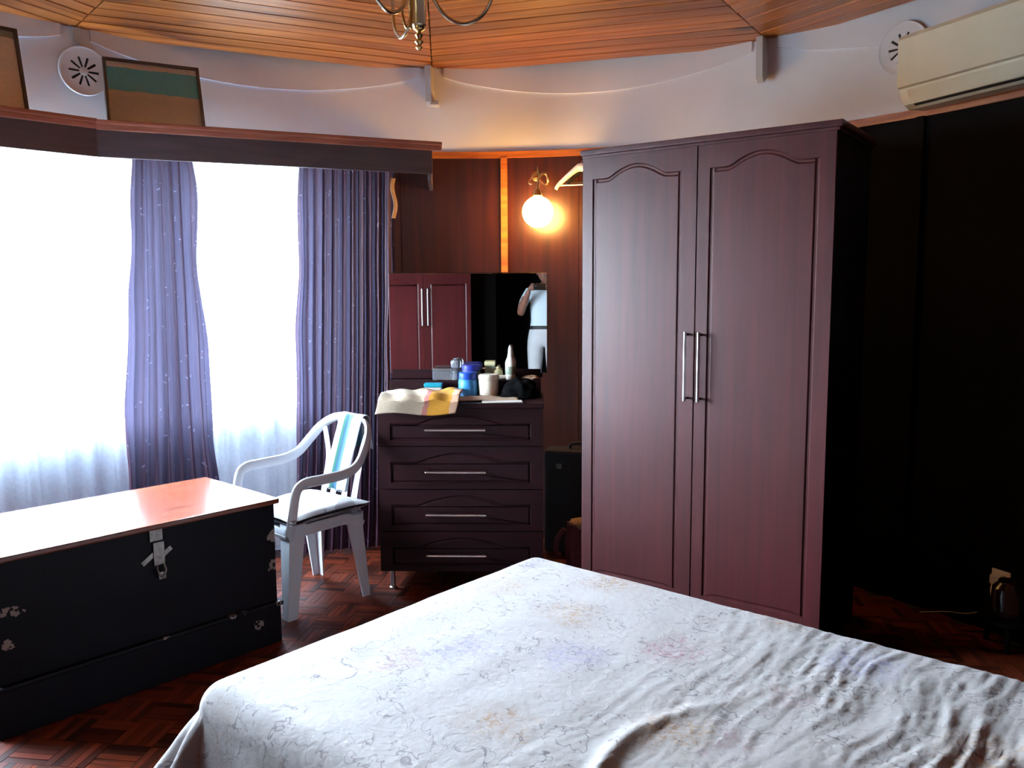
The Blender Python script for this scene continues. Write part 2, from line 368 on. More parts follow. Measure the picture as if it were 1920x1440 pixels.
def prism(bm, poly, f0, f1):
    """poly: 2D points; f0, f1 map a 2D point to the two faces"""
    a = [bm.verts.new(f0(*p)) for p in poly]; b = [bm.verts.new(f1(*p)) for p in poly]; n = len(poly)
    bm.faces.new(a); bm.faces.new(list(reversed(b)))
    for k in range(n): bm.faces.new((a[k], b[k], b[(k + 1) % n], a[(k + 1) % n]))
def ring(bm, r0, r1, z0, z1, a0, a1, step=2.0):
    """solid sector of a round wall"""
    n = max(1, int(round(abs(a1 - a0) / step))); full = abs(abs(a1 - a0) - 360) < 1e-6
    rows = []
    for i in range(n if full else n + 1):
        a = a0 + (a1 - a0) * i / n
        zl = z0(a) if callable(z0) else z0
        rows.append([bm.verts.new(pol(a, r, z)) for r, z in ((r0, zl), (r0, z1), (r1, z1), (r1, zl))])
    m = len(rows)
    for i in range(m if full else m - 1):
        a, b = rows[i], rows[(i + 1) % m]
        for k in range(4): bm.faces.new((a[k], b[k], b[(k + 1) % 4], a[(k + 1) % 4]))
    if not full: bm.faces.new(rows[0]); bm.faces.new(list(reversed(rows[-1])))
def grid(bm, f, nu, nv, uvf=None, closed_u=False):
    """f(s, t) -> point, s and t in 0..1; writes uv"""
    uvl = bm.loops.layers.uv.verify()
    V = [[bm.verts.new(f(i / nu, j / nv)) for j in range(nv + 1)] for i in range(nu + 1)]
    for i in range(nu):
        for j in range(nv):
            fc = bm.faces.new((V[i][j], V[i + 1][j], V[i + 1][j + 1], V[i][j + 1]))
            for lp, (a, b) in zip(fc.loops, ((i, j), (i + 1, j), (i + 1, j + 1), (i, j + 1))):
                lp[uvl].uv = uvf(a / nu, b / nv) if uvf else (a / nu, b / nv)
def link(name, me, mat=None, parent=None, **pr):
    o = bpy.data.objects.new(name, me); COL.objects.link(o)
    if parent: o.parent = parent
    for k, v in pr.items(): o[k] = v
    if mat is not None and me is not None and not me.materials: me.materials.append(mat)
    return o
def mk(name, bm, mat, parent=None, smooth=True, ang=35, solid=0, sub=0, **pr):
    bmesh.ops.recalc_face_normals(bm, faces=bm.faces)
    me = bpy.data.meshes.new(name); bm.to_mesh(me); bm.free()
    if smooth:
        for p in me.polygons: p.use_smooth = True
        me.set_sharp_from_angle(angle=radians(ang))
    o = link(name, me, MT[mat] if isinstance(mat, str) else mat, parent, **pr)
    if solid:
        md = o.modifiers.new('thick', 'SOLIDIFY'); md.thickness = solid; md.offset = 0
    if smooth and len(me.polygons) < 3000:
        wnm = o.modifiers.new('normals', 'WEIGHTED_NORMAL'); wnm.keep_sharp = True; wnm.weight = 80
    if sub:
        md = o.modifiers.new('sub', 'SUBSURF'); md.levels = sub; md.render_levels = sub
    return o
def root(name, label, cat, loc=(0, 0, 0), rz=0, group=None):
    o = bpy.data.objects.new(name, None); COL.objects.link(o); o.empty_display_size = .1
    o.location = loc; o.rotation_euler = (0, 0, rz); o['label'] = label; o['category'] = cat
    if group: o['group'] = group
    return o
def tag(o, label, cat, group=None):
    o['label'] = label; o['category'] = cat
    if group: o['group'] = group
    return o
def mbox(name, c, s, mat, parent=None, bev=.003, rz=0, **pr):
    b = BM(); box(b, c, s, rz, bev); return mk(name, b, mat, parent, **pr)
def rect_frame(bm, a, b, c, d, w, nrm, t):
    """four-sided bar frame round the quad a b c d"""
    pts = [Vector(p) for p in (a, b, c, d)]; cen = sum(pts, Vector()) / 4; nrm = Vector(nrm).normalized()
    inn = []
    for i in range(4):
        p, q, r = pts[i - 1], pts[i], pts[(i + 1) % 4]
        inn.append(q + ((p - q).normalized() + (r - q).normalized()) * w)
    vo = [[bm.verts.new(p + nrm * z) for p in pts] for z in (0, t)]; vi = [[bm.verts.new(p + nrm * z) for p in inn] for z in (0, t)]
    for i in range(4):
        j = (i + 1) % 4
        bm.faces.new((vo[0][i], vo[0][j], vi[0][j], vi[0][i])); bm.faces.new((vo[1][i], vi[1][i], vi[1][j], vo[1][j]))
        bm.faces.new((vo[0][i], vo[1][i], vo[1][j], vo[0][j])); bm.faces.new((vi[0][i], vi[0][j], vi[1][j], vi[1][i]))
    return inn
def smooth_path(pts, n=6):
    """Catmull-Rom through pts"""
    P = [Vector(p) for p in pts]; out = []
    for i in range(len(P) - 1):
        p0 = P[max(i - 1, 0)]; p1 = P[i]; p2 = P[i + 1]; p3 = P[min(i + 2, len(P) - 1)]
        for k in range(n):
            t = k / n
            out.append(.5 * ((2 * p1) + (p2 - p0) * t + (2 * p0 - 5 * p1 + 4 * p2 - p3) * t * t + (3 * p1 - p0 - 3 * p2 + p3) * t ** 3))
    out.append(P[-1]); return out

# ------------------------------------------------------------------ the setting
ST = 'structure'
b = BM(); lathe(b, [(40, -.42), (40, -.40)], (CX, CY, 0), 48); mk('ground', b, 'ground', kind=ST)
b = BM(); lathe(b, [(RW + .2, -.05), (RW + .2, -.006)], (CX, CY, 0), 64); box(b, (.06, -1.0, -.0285), (1.5, 1.9, .043))
floor = mk('floor', b, 'floor_base', kind=ST)
# mosaic parquet: basket of five-strip squares turned to the room
SQ, NS = .145, 5; sw = SQ / NS
ca, sa = cos(radians(-8)), sin(radians(-8))
bs = BM(); box(bs, (0, 0, -.003), (SQ - .0016, sw - .0016, .006)); strip_me = bpy.data.meshes.new('parquet_strip'); bs.to_mesh(strip_me); bs.free()
strip_me.materials.append(MT['parquet'])
spots = []
for i in range(-26, 27):
    for j in range(-26, 27):
        for k in range(NS):
            lx, ly = i * SQ, j * SQ; o_ = (k - (NS - 1) / 2) * sw
            if (i + j) % 2: x, y, a = lx, ly + o_, 0
            else: x, y, a = lx + o_, ly, pi / 2
            wx, wy = -.9 + ca * x - sa * y, 2.2 + sa * x + ca * y
            if hypot(wx - CX, wy - CY) < RW - .01: spots.append((wx, wy, a + radians(-8)))
def seen_rank(s):
    d1 = hypot(s[0] + 1.28, s[1] - 2.05); d2 = hypot(s[0] + .85, s[1] - 3.55)
    return min(d1, d2 * 1.35)
spots.sort(key=seen_rank)
rb = BM()
for q, (x, y, a) in enumerate(spots):
    dz = random.uniform(-.0012, .0008)
    if q < 300:
        o = link('parquet_strip', strip_me, parent=floor); o.location = (x, y, dz); o.rotation_euler = (0, 0, a)
    else:
        box(rb, (x, y, -.003 + dz), (SQ - .0016, sw - .0016, .006), a)
def mat_rest():
    m, n, l, b = newmat('mosaic_parquet_far'); g = n.new('ShaderNodeNewGeometry')
    r = n.new('ShaderNodeValToRGB'); l.new(g.outputs['Random Per Island'], r.inputs[0])
    r.color_ramp.elements[0].color = lin('240b05'); r.color_ramp.elements[1].color = lin('6b2a15')
    l.new(r.outputs[0], b.inputs['Base Color']); b.inputs['Roughness'].default_value = .42; b.inputs['Specular IOR Level'].default_value = .35; return m
MT['rest'] = mat_rest()
mk('parquet_field', rb, 'rest', floor, smooth=False, kind='stuff')

# upper plaster ring, swagged thicker coat above it
wall_back = BM(); ring(wall_back, RW, RW + .2, 2.30, 3.05, 0, 360); wall_back = mk('wall_back', wall_back, 'plaster', kind=ST)
HIPS = [52.8, 94.3, 135.5] + [135.5 + 39.6 * k for k in range(1, 7)]
for i, h in enumerate(HIPS):
    h1 = HIPS[i + 1] if i + 1 < len(HIPS) else HIPS[0] + 360
    z0 = lambda a, h=h, h1=h1: 2.752 - .112 * max(0, sin(pi * (a - h - 1.5) / (h1 - h - 3))) ** .8
    b = BM(); ring(b, RW - .012, RW + .01, z0, 2.95, h + 1.5, h1 - 1.5, 1.5); mk('plaster_coat', b, 'plaster', wall_back)
# brackets under the ceiling seams
for i, a in enumerate((94.3, 52.8, 135.5)):
    b = BM(); ax = (pol(a, -1) - pol(a, 0)).normalized(); tn = Vector((-ax.y, ax.x, 0)); base = pol(a, RW - .002)
    dz = .0 if i < 2 else .12
    poly = [(0, 2.80), (.085, 2.80), (.075, 2.60), (.05, 2.575), (0, 2.61)] if i < 2 else [(0, 2.80), (.02, 2.80), (.014, 2.73), (0, 2.725)]
    if i == 0: ax = Matrix.Rotation(radians(-17), 3, 'Z') @ ax; tn = Vector((-ax.y, ax.x, 0))
    prism(b, poly, lambda x, z: base + ax * x - tn * .017 + Vector((0, 0, z)), lambda x, z: base + ax * x + tn * .017 + Vector((0, 0, z)))
    if i == 0:
        box(b, base + ax * .06 + tn * .035 + Vector((0, 0, 2.587)), (.05, .08, .022), radians(a - 95), .004)
    mk('trim_%d' % (i + 2), b, 'plaster_grey', kind=ST, smooth=False)
# lower walls
b = BM(); R1 = RW + .2
ring(b, RW, R1, -.04, SILL, 104, 196); ring(b, RW, R1, HEAD, 2.30, 104, 196)
for a0, a1 in ((104, 110.5), (125.5, 131), (172, 196)): ring(b, RW, R1, SILL, HEAD, a0, a1)
mk('wall_left', b, 'plaster', kind=ST)
b = BM(); ring(b, RW + .012, R1, -.04, 2.30, -72, 104); wr_ = mk('wall_right', b, 'ceil_back', kind=ST)
a = -71.9
while a < 103.9:
    a1 = min(a + 13.4, 103.9)
    if abs(a1 - 85.2) > .01 and a < 85.2 < a1: a1 = 85.2
    b = BM(); ring(b, RW - .004, RW + .012, -.004, 2.30, a + .03, a1 - .03)
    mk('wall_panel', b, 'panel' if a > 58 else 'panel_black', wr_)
    if -70 < a and (abs(a1 - 85.2) < .01 or a1 < 45):
        b = BM(); ring(b, RW - .018, RW, .0, 2.292, a1 - .42, a1 + .42, .5); mk('batten', b, 'rail' if a1 > 60 else 'panel_black', wr_)
    a = a1
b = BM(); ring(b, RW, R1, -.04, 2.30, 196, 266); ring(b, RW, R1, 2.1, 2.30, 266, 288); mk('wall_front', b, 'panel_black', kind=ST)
b = BM(); ring(b, RW - .014, RW + .012, 2.290, 2.327, -71.9, 103.9); mk('trim_1', b, 'rail', kind=ST)
b = BM(); x0, x1, y0, y1 = -.75, .85, -1.9, -.2     # the dark passage behind the open doorway
box(b, (x0, -1.15, 1.1), (.06, 1.5, 2.3)); box(b, (x1, -1.15, 1.1), (.06, 1.5, 2.3)); box(b, (.05, y0, 1.1), (1.66, .06, 2.3)); box(b, (.05, -1.15, 2.24), (1.66, 1.5, .06))
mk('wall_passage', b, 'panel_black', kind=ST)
# windows
for k, (a0, a1) in enumerate(WINDOWS):
    n = 3 if k == 0 else 1; r = RW + .13
    fr = BM(); first = None
    wobj = None; panes = []
    for i in range(n):
        p, q = a0 + (a1 - a0) * i / n, a0 + (a1 - a0) * (i + 1) / n
        A, B_, C_, D = pol(p, r, SILL), pol(q, r, SILL), pol(q, r, HEAD), pol(p, r, HEAD)
        nr = (pol((p + q) / 2, 2) - pol((p + q) / 2, 1))
        inn = rect_frame(fr, A, B_, C_, D, .03, nr, .035); panes.append((inn, nr.normalized()))
    wobj = mk('window_%d' % (k + 1), fr, 'winframe', kind=ST, smooth=False)
    for inn, nr in panes:
        g = BM(); f0 = [g.verts.new(p + nr * .015) for p in inn]; f1 = [g.verts.new(p + nr * .019) for p in inn]
        g.faces.new(f0); g.faces.new(list(reversed(f1)))
        for i in range(4): g.faces.new((f0[i], f1[i], f1[(i + 1) % 4], f0[(i + 1) % 4]))
        mk('pane', g, 'glass', wobj, smooth=False)
    b = BM(); ring(b, RW - .05, RW + .13, SILL - .03, SILL + .012, a0 - 1, a1 + 1); mk('sill', b, 'winframe', wobj)
# boarded ceiling: shallow pyramid of sectors, every board its own piece
SL = .08; ZH = 2.805
bk = BM()
for i, h in enumerate(HIPS):
    h1 = HIPS[i + 1] if i + 1 < len(HIPS) else HIPS[0] + 360
    ap = Vector((CX, CY, ZH + SL * RW + .03)); RR = RW + .2
    pts = [pol(h, RR, ZH - SL * .2 + .03), pol(h1, RR, ZH - SL * .2 + .03), ap]
    lo = [bk.verts.new(p) for p in pts]; hi = [bk.verts.new(p + Vector((0, 0, .05))) for p in pts]
    bk.faces.new(lo); bk.faces.new(list(reversed(hi)))
    for k in range(3): bk.faces.new((lo[k], hi[k], hi[(k + 1) % 3], lo[(k + 1) % 3]))
ceil = mk('ceiling', bk, 'ceil_back', smooth=False, kind=ST)
for i, h in enumerate(HIPS):
    h1 = HIPS[i + 1] if i + 1 < len(HIPS) else HIPS[0] + 360
    half = radians(h1 - h) / 2; am = (h + h1) / 2; D = (RW + .1) * cos(half)
    u = (pol(am, 1) - pol(am, 0)).normalized(); t = Vector((-u.y, u.x, 0))
    zf = lambda d: ZH + SL * (RW - d / cos(half))
    bw = .092; d = D; nb = 0
    while d > bw + .02:
        d0, d1 = d - bw + .004, d
        b = BM(); V = []
        for zz in (0, .02):
            for dd in (d0, d1):
                e = dd * math.tan(half) - .003
                off = (.003 if zz == 0 and dd == d0 else 0) - (.003 if zz == 0 and dd == d1 else 0)
                for sg in (-1, 1): V.append(b.verts.new((sg * e, dd + off - d0, zz + zf(dd) - zf(d0))))
        for q in ((0, 1, 3, 2), (4, 6, 7, 5), (0, 4, 5, 1), (2, 3, 7, 6), (0, 2, 6, 4), (1, 5, 7, 3)): b.faces.new([V[x] for x in q])
        o = mk('ceiling_board', b, 'ceil', ceil, smooth=False)
        R3 = Matrix((t, u, Vector((0, 0, 1)))).transposed().to_4x4(); R3.translation = Vector((CX, CY, 0)) + u * d0 + Vector((0, 0, zf(d0) + random.uniform(0, .002)))
        o.matrix_world = R3; d -= bw; nb += 1

# ------------------------------------------------------------------ wardrobes
def routed_door(bm, w, h, outline, t=.018, steps=((0, 0), (.005, .006), (.013, .006), (.02, .001))):
    """slab with a routed groove along outline; front at y=0 facing -y"""
    N = len(outline); nr = []
    for i in range(N):
        a, c = outline[i - 1], outline[(i + 1) % N]; dx, dz = c[0] - a[0], c[1] - a[1]; L = hypot(dx, dz); nr.append((-dz / L, dx / L))
    loops = []
    for ins, dep in steps:
        loops.append([bm.verts.new((p[0] + n[0] * ins, dep, p[1] + n[1] * ins)) for p, n in zip(outline, nr)])
    for a, b_ in zip(loops, loops[1:]):
        for k in range(N): bm.faces.new((a[k], a[(k + 1) % N], b_[(k + 1) % N], b_[k]))
    bm.faces.new(loops[-1])
    rc = [bm.verts.new(p) for p in ((0, 0, 0), (w, 0, 0), (w, 0, h), (0, 0, h))]; bkv = [bm.verts.new((v.co.x, t, v.co.z)) for v in rc]
    eds = [bm.edges.new((rc[i], rc[(i + 1) % 4])) for i in range(4)]
    for k in range(N): eds.append(bm.edges.get((loops[0][k], loops[0][(k + 1) % N])))
    bmesh.ops.triangle_fill(bm, edges=eds, use_beauty=True, use_dissolve=False)
    for i in range(4): bm.faces.new((rc[i], bkv[i], bkv[(i + 1) % 4], rc[(i + 1) % 4]))
    bm.faces.new(bkv)
def arch_outline(x0, x1, z0, zs, zp, n=22, flat=.16):
    """CCW outline, flat shoulders at zs swelling to zp in the middle"""
    def sub(a, c, m): return [(a[0] + (c[0] - a[0]) * i / m, a[1] + (c[1] - a[1]) * i / m) for i in range(m)]
    pts = sub((x0, z0), (x1, z0), 8) + sub((x1, z0), (x1, zs), 14)
    for i in range(n + 1):
        s = i / n; x = x1 + (x0 - x1) * s; q = min(s, 1 - s)
        if q < flat: z = zs
        else:
            k = (q - flat) / (.5 - flat); z = zs + (zp - zs) * (sin(min(1, k * 1.0) * pi / 2) ** 1.15)
            if k < .25: z = zs + (zp - zs) * (k / .25) ** 2 * (sin(.25 * pi / 2) ** 1.15)
        pts.append((x, z))
    pts += sub((x0, zs), (x0, z0), 14)[1:]
    return pts
def handle(parent, p, axis, length, out=.034):
    """silver bar on two black posts; p = centre on the door face, bar along axis 'x' or 'z'"""
    b = BM(); e = length / 2; ax = Vector((1, 0, 0)) if axis == 'x' else Vector((0, 0, 1)); c = Vector(p) + Vector((0, -out, 0))
    tube(b, [c - ax * e, c - ax * (e - .002), c + ax * (e - .002), c + ax * e], [.0055, .0068, .0068, .0055], 12)
    hd = mk('handle', b, 'chrome', parent)
    for s in (-1, 1):
        b = BM(); q = Vector(p) + ax * s * (e - .012); tube(b, [q + Vector((0, .001, 0)), q + Vector((0, -out + .004, 0))], .0055, 10)
        mk('handle_post', b, 'mount', hd)
def wardrobe(name, label, loc, rz, Wd, D, H, rows, handles, side_mat, doormat):
    t = root(name, label, 'wardrobe', loc, rz)
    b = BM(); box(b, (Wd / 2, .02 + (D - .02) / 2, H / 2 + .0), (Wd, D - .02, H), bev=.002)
    c = mk('carcass', b, side_mat, t, label='wardrobe side coloured dark for shade')
    b = BM(); box(b, (Wd / 2 + .012, D / 2 - .005, H + .012), (Wd + .03, D + .03, .026), bev=.006); box(b, (Wd / 2 + .006, D / 2, H - .006), (Wd + .012, D + .012, .012), bev=.003)
    mk('cornice', b, doormat, t)
    b = BM(); box(b, (Wd / 2, .03, .04), (Wd - .01, .02, .08)); mk('plinth', b, doormat, t)
    for (z0, z1, hz, hl) in rows:
        half = Wd / 2
        for sgn in (0, 1):
            w = half - .003; x0 = 0 if sgn == 0 else half + .003
            b = BM(); h = z1 - z0
            routed_door(b, w, h, arch_outline(.052, w - .066 if sgn == 0 else w - .06, .07, h - .105, h - .052))
            d = mk('door', b, doormat, t, ang=20); d.location = (x0, 0, z0)
            handle(d, (w - .026 if sgn == 0 else .030, 0, hz - z0), 'z', hl)
    return t
wd = wardrobe('wardrobe', 'tall mahogany wardrobe with two arched-panel doors beside the drawers', (.334, 3.916, 0), radians(-36), 1.132, .55, 2.125,
              [(.085, 2.122, 1.177, .302)], None, 'ward_shaded', 'ward')
w2 = wardrobe('mirrored_wardrobe', 'four-door mahogany wardrobe seen only reflected in the dresser mirror', (-1.56, .86, 0), radians(180 - 33), 1.06, .5, 2.2,
              [(.085, 1.635, 1.30, .37), (1.645, 2.19, 1.925, .37)], None, 'ward_shaded', 'ward')
w2.location = (-.66, .30, 0)

# ------------------------------------------------------------------ dresser and what stands on it
DR = radians(-1.66)
dr = root('dresser', 'dark mahogany four-drawer dresser with silver bar handles below the mirror', 'dresser', (-.257, 4.03, 0), DR)
b = BM(); box(b, (0, .235, .52), (.80, .43, .83), bev=.002); mk('carcass', b, 'dress', dr)
b = BM(); box(b, (0, .215, .951), (.826, .47, .022), bev=.005); mk('top', b, 'dress', dr)
b = BM(); box(b, (0, .375, 1.001), (.80, .15, .078), bev=.004); mk('back_shelf', b, 'dress', dr)
for z0, z1, hz in ((.748, .936, .831), (.531, .743, .620), (.316, .526, .404), (.108, .311, .196)):
    b = BM(); w = .818; h = z1 - z0
    routed_door(b, w, h, arch_outline(.06, w - .06, .028, h - .075, h - .028, 26, .17), t=.02, steps=((0, 0), (.004, .005), (.009, .005), (.014, .001)))
    d = mk('drawer', b, 'dress', dr, ang=20); d.location = (-.409, 0, z0)
    handle(d, (.409 + (-.28 + .257) - .0, 0, hz - z0), 'x', .30, .03)
for sx in (-.36, .36):
    for y in (.06, .40):
        b = BM(); lathe(b, [(.02, 0), (.02, .008), (.013, .012), (.013, .106)], (sx, y, 0), 14); mk('leg', b, 'chrome', dr)
mi = root('dresser_mirror', 'frameless rectangular mirror standing on the back of the dresser', 'mirror', (-.257, 4.03, 1.042), DR)
b = BM(); box(b, (.0, .425, .285), (.82, .018, .565), bev=.002); mk('backing_board', b, 'dress', mi)
b = BM(); box(b, (.0, .408, .026), (.80, .014, .05), bev=.003); mk('bottom_rail', b, 'dress', mi)
b = BM(); box(b, (.012, 0, 0), (.845, .006, .534), bev=.0015); g = mk('mirror_glass', b, 'mirror', mi, smooth=False); g.location = (0, .405, .295); g.rotation_euler = (radians(.45), 0, 0)
ZT, ZS = .963, 1.0415
def jar(name, label, cat, x, y, z, parts):
    t = root(name, label, cat, (x, y, z))
    for pn, mt, prof, n in parts:
        b = BM(); lathe(b, prof, n=n); mk(pn, b, mt, t)
    return t
jar('spray_bottle', 'slim white plastic bottle with conical cap before the mirror', 'bottle', -.008, 4.365, ZS, [
    ('body', 'white_item', [(.024, 0), (.0275, .004), (.0275, .085), (.026, .098), (.017, .118), (.014, .122)], 24),
    ('cap', 'white_item', [(.0145, .122), (.0155, .125), (.012, .15), (.0105, .17), (.007, .176)], 20),
    ('label', 'greygreen', [(.0277, .03), (.0278, .031), (.0278, .07), (.0277, .071)], 24)])
jar('cream_jar', 'light blue jar with bright blue lid on the dresser', 'jar', -.228, 4.272, ZT, [
    ('body', 'blue_jar', [(.044, 0), (.05, .006), (.051, .04), (.05, .088), (.044, .094)], 28),
    ('lid', 'blue_lid', [(.046, .094), (.048, .097), (.048, .124), (.044, .128)], 28)])
jar('cream_tub', 'round cream-white tub right of the blue jar', 'tub', -.122, 4.262, ZT, [
    ('body', 'cream_item', [(.046, 0), (.05, .006), (.053, .09), (.05, .094)], 28),
    ('lid', 'cream_item', [(.054, .094), (.0555, .097), (.0555, .112), (.05, .118)], 28)])
jar('flat_jar', 'low jar with violet-blue lid behind the light blue jar', 'jar', -.216, 4.377, ZS, [
    ('body', 'greygreen', [(.044, 0), (.048, .005), (.048, .045), (.044, .05)], 28),
    ('lid', 'blue_lid2', [(.049, .05), (.051, .053), (.051, .078), (.045, .082)], 28)])
jar('perfume_glass', 'small clear glass jar standing left of the blue jar', 'glass', -.297, 4.375, ZS, [
    ('body', 'clear', [(.028, 0), (.032, .004), (.03, .05), (.018, .06)], 20),
    ('stopper', 'clear', [(.012, .06), (.026, .066), (.029, .09), (.026, .104), (.012, .108)], 20)])
t = root('soap_box', 'flat teal plastic box among the jars on the dresser', 'box', (-.41, 4.288, ZT), DR)
mbox('body', (0, 0, .026), (.088, .06, .05), 'white_item', t, .006); mbox('lid', (0, 0, .061), (.094, .066, .02), 'teal', t, .006)
t = root('clear_case', 'small clear case standing behind the teal box', 'box', (-.37, 4.375, ZS), DR)
mbox('body', (0, 0, .026), (.1, .06, .05), 'clear', t, .006); mbox('lid', (0, 0, .056), (.104, .064, .01), 'clear', t, .004)
t = root('carton', 'small grey-green carton with cream top before the mirror', 'box', (-.118, 4.405, ZS), DR)
mbox('body', (0, 0, .037), (.052, .035, .072), 'greygreen', t, .002); mbox('lid', (0, 0, .084), (.056, .038, .022), 'paleyellow', t, .003)
jar('yellow_ball_jar', 'small round pale yellow pot beside the grey-green carton', 'pot', -.074, 4.39, ZS, [
    ('body', 'paleyellow', [(.014, 0), (.022, .012), (.026, .03), (.022, .048), (.012, .055)], 20), ('knob', 'paleyellow', [(.007, .055), (.009, .06), (.009, .066), (.004, .07)], 14)])
t = root('tube', 'pale cream tube lying beside the white bottle', 'tube', (-.045, 4.362, ZS + .013))
b = BM(); tube(b, [(-.035, 0, 0), (-.02, 0, 0), (.012, 0, 0)], [.012, .012, .0125], 14, [.006, .012, .0125]); mk('body', b, 'cream_item', t)
b = BM(); tube(b, [(.012, 0, 0), (.024, 0, 0)], .008, 12); mk('cap', b, 'white_item', t)
# bags, cloths and papers on the top
def lump(name, label, cat, c, s, mat, seed, amp=.25, n=20, flat=.35, grp=None):
    """soft crumpled bundle resting on its base"""
    b = BM(); bmesh.ops.create_icosphere(b, subdivisions=4, radius=1)
    for v in b.verts:
        p = v.co.copy(); d = 1 + amp * noise.noise(p * 1.6 + Vector((seed, seed * 2, 0))) + amp * .5 * noise.noise(p * 4 + Vector((seed, 0, seed)))
        p = p * d
        if p.z < -flat: p.z = -flat
        v.co = Vector((p.x * s[0], p.y * s[1], (p.z + flat) * s[2]))
    o = mk(name, b, mat); o.location = c; return tag(o, label, cat)
lump('black_cloth', 'crumpled black cloth heap at the right end of the dresser', 'cloth', (.042, 4.225, ZT), (.095, .07, .075), 'black_fab', 3.1)
lump('tan_pouch', 'small tan pouch lying behind the black cloth', 'pouch', (.10, 4.375, ZS), (.045, .03, .016), 'beige', 8.2)
b = BM()
def fold(s, t):   # cloth folded on the front left of the top, hanging over the front edge
    x = -.67 + .395 * s + .02 * sin(t * 5); d = t * .31; w = .004 * sin(s * 19 + t * 5) + .006 * noise.noise(Vector((s * 5, t * 6, 1)))
    hang = .062
    if d < hang: return Vector((x, 3.995 - .006 * sin(s * 8), ZT - hang + d + .012 + .008 * sin(s * 7)))
    dd = d - hang
    if dd < .02: return Vector((x, 3.995 + dd * .8, ZT + .014 + dd * .6 + w))
    edge = min(1, (dd - .02) / .02)
    return Vector((x + .05 * (dd - .02) / .25, 4.011 + (dd - .02), ZT + .026 + edge * .014 + w * 1.3 + .02 * max(0, s - .6)))
grid(b, fold, 60, 50)
tag(mk('folded_cloth', b, 'cloth', solid=.009), 'cream cloth with mustard band folded over the front of the dresser', 'cloth')
b = BM()
grid(b, lambda s, t: Vector((-.27 + .30 * s, 4.06 + .14 * t + .03 * s, ZT + .006 + .004 * noise.noise(Vector((s * 6, t * 5, 7))) + .012 * max(0, .5 - abs(s - .2)) * t)), 30, 16)
tag(mk('tan_doily', b, 'beige', solid=.004), 'thin tan cloth lying flat in front of the cream tub', 'cloth')
b = BM(); box(b, (-.05, 4.05, ZT + .003), (.20, .07, .004), radians(4), .001); tag(mk('paper_sheet', b, 'white_item'), 'white sheet of paper at the front edge of the dresser', 'paper')
b = BM(); box(b, (-.56, 4.27, ZT + .009), (.16, .11, .016), radians(-5), .003); tag(mk('flat_book', b, 'greygreen'), 'flat grey-green booklet behind the folded cream cloth', 'book')

# ------------------------------------------------------------------ trunk
TR = atan2(-.742, -.671)      # local x runs along the front to the left, local y towards the window
tr = root('trunk', 'long black wooden trunk with worn reddish lid below the window', 'trunk', (-1.007, 3.445, 0), 0)
# local frame: x = front direction to the left, y = into depth; mirrored handedness is avoided by building with -x
def tl(x, y, z): return Vector((-.671 * x - .742 * y, -.742 * x + .671 * y, z))
tr.rotation_euler = (0, 0, 0)
TRM = Matrix(((-.671, -.742, 0, 0), (-.742, .671, 0, 0), (0, 0, 1, 0), (0, 0, 0, 1)))
def tbox(bm, x0, x1, y0, y1, z0, z1, bev=.003):
    box(bm, tl((x0 + x1) / 2, (y0 + y1) / 2, (z0 + z1) / 2), (x1 - x0, y1 - y0, z1 - z0), atan2(-.742, -.671), bev)
tr.rotation_euler = (0, 0, 0)
TL = 1.075; TD = .61
def tpart(name, bm, mat, **k):
    """the part's own axes follow the trunk, so its wear stays put on it"""
    o = mk(name, bm, mat, tr, **k); return o
# parts are built in (x along front, y depth) and turned by a rotation plus the mirror-free mapping below
TROT = Matrix.Rotation(atan2(.742, .671), 4, 'Z')
def tb(name, mat, boxes, bev=.003, **k):
    bm = BM()
    for (x0, x1, y0, y1, z0, z1) in boxes:
        box(bm, (-(x0 + x1) / 2, (y0 + y1) / 2, (z0 + z1) / 2), (x1 - x0, y1 - y0, z1 - z0), 0, bev)
    o = mk(name, bm, mat, tr, **k); o.matrix_local = TROT; return o
tb('body', 'trunk', [(0, TL, 0.02, TD, .03, .612)])
tb('plinth', 'trunk', [(-.008, TL + .008, .004, TD + .005, 0, .165), (-.016, TL + .016, -.006, TD + .012, .165, .185)], .006)
lid = tb('lid', 'trunk_lid', [(-.008, TL + .008, -.012, TD + .01, .614, .637)], .006)
b = BM(); box(b, (-.515, .014, .588), (.05, .008, .045), 0, .002); hs = mk('hasp', b, 'padlock', tr); hs.matrix_local = TROT
b = BM(); box(b, (-.507, .012, .515), (.042, .007, .09), 0, .002); mk('hasp_strap', b, 'padlock', hs)
for sx, ang in ((-.548, .055), (-.473, .04)):
    b = BM(); box(b, (sx, .0165, .508 + (.008 if sx > -.5 else -.008)), (ang, .005, .018), rot=Matrix.Rotation(-.6, 3, 'Y')); mk('hasp_wing', b, 'padlock', hs)
b = BM(); tube(b, smooth_path([(-.52, .004, .472), (-.522, -.008, .45), (-.507, -.012, .43), (-.492, -.008, .45), (-.494, .004, .472)]), .004, 8); mk('staple', b, 'padlock', hs)
b = BM(); box(b, (-.505, .0, .432), (.03, .016, .03), 0, .006); mk('padlock', b, 'padlock', tr, label='small dark padlock').matrix_local = TROT

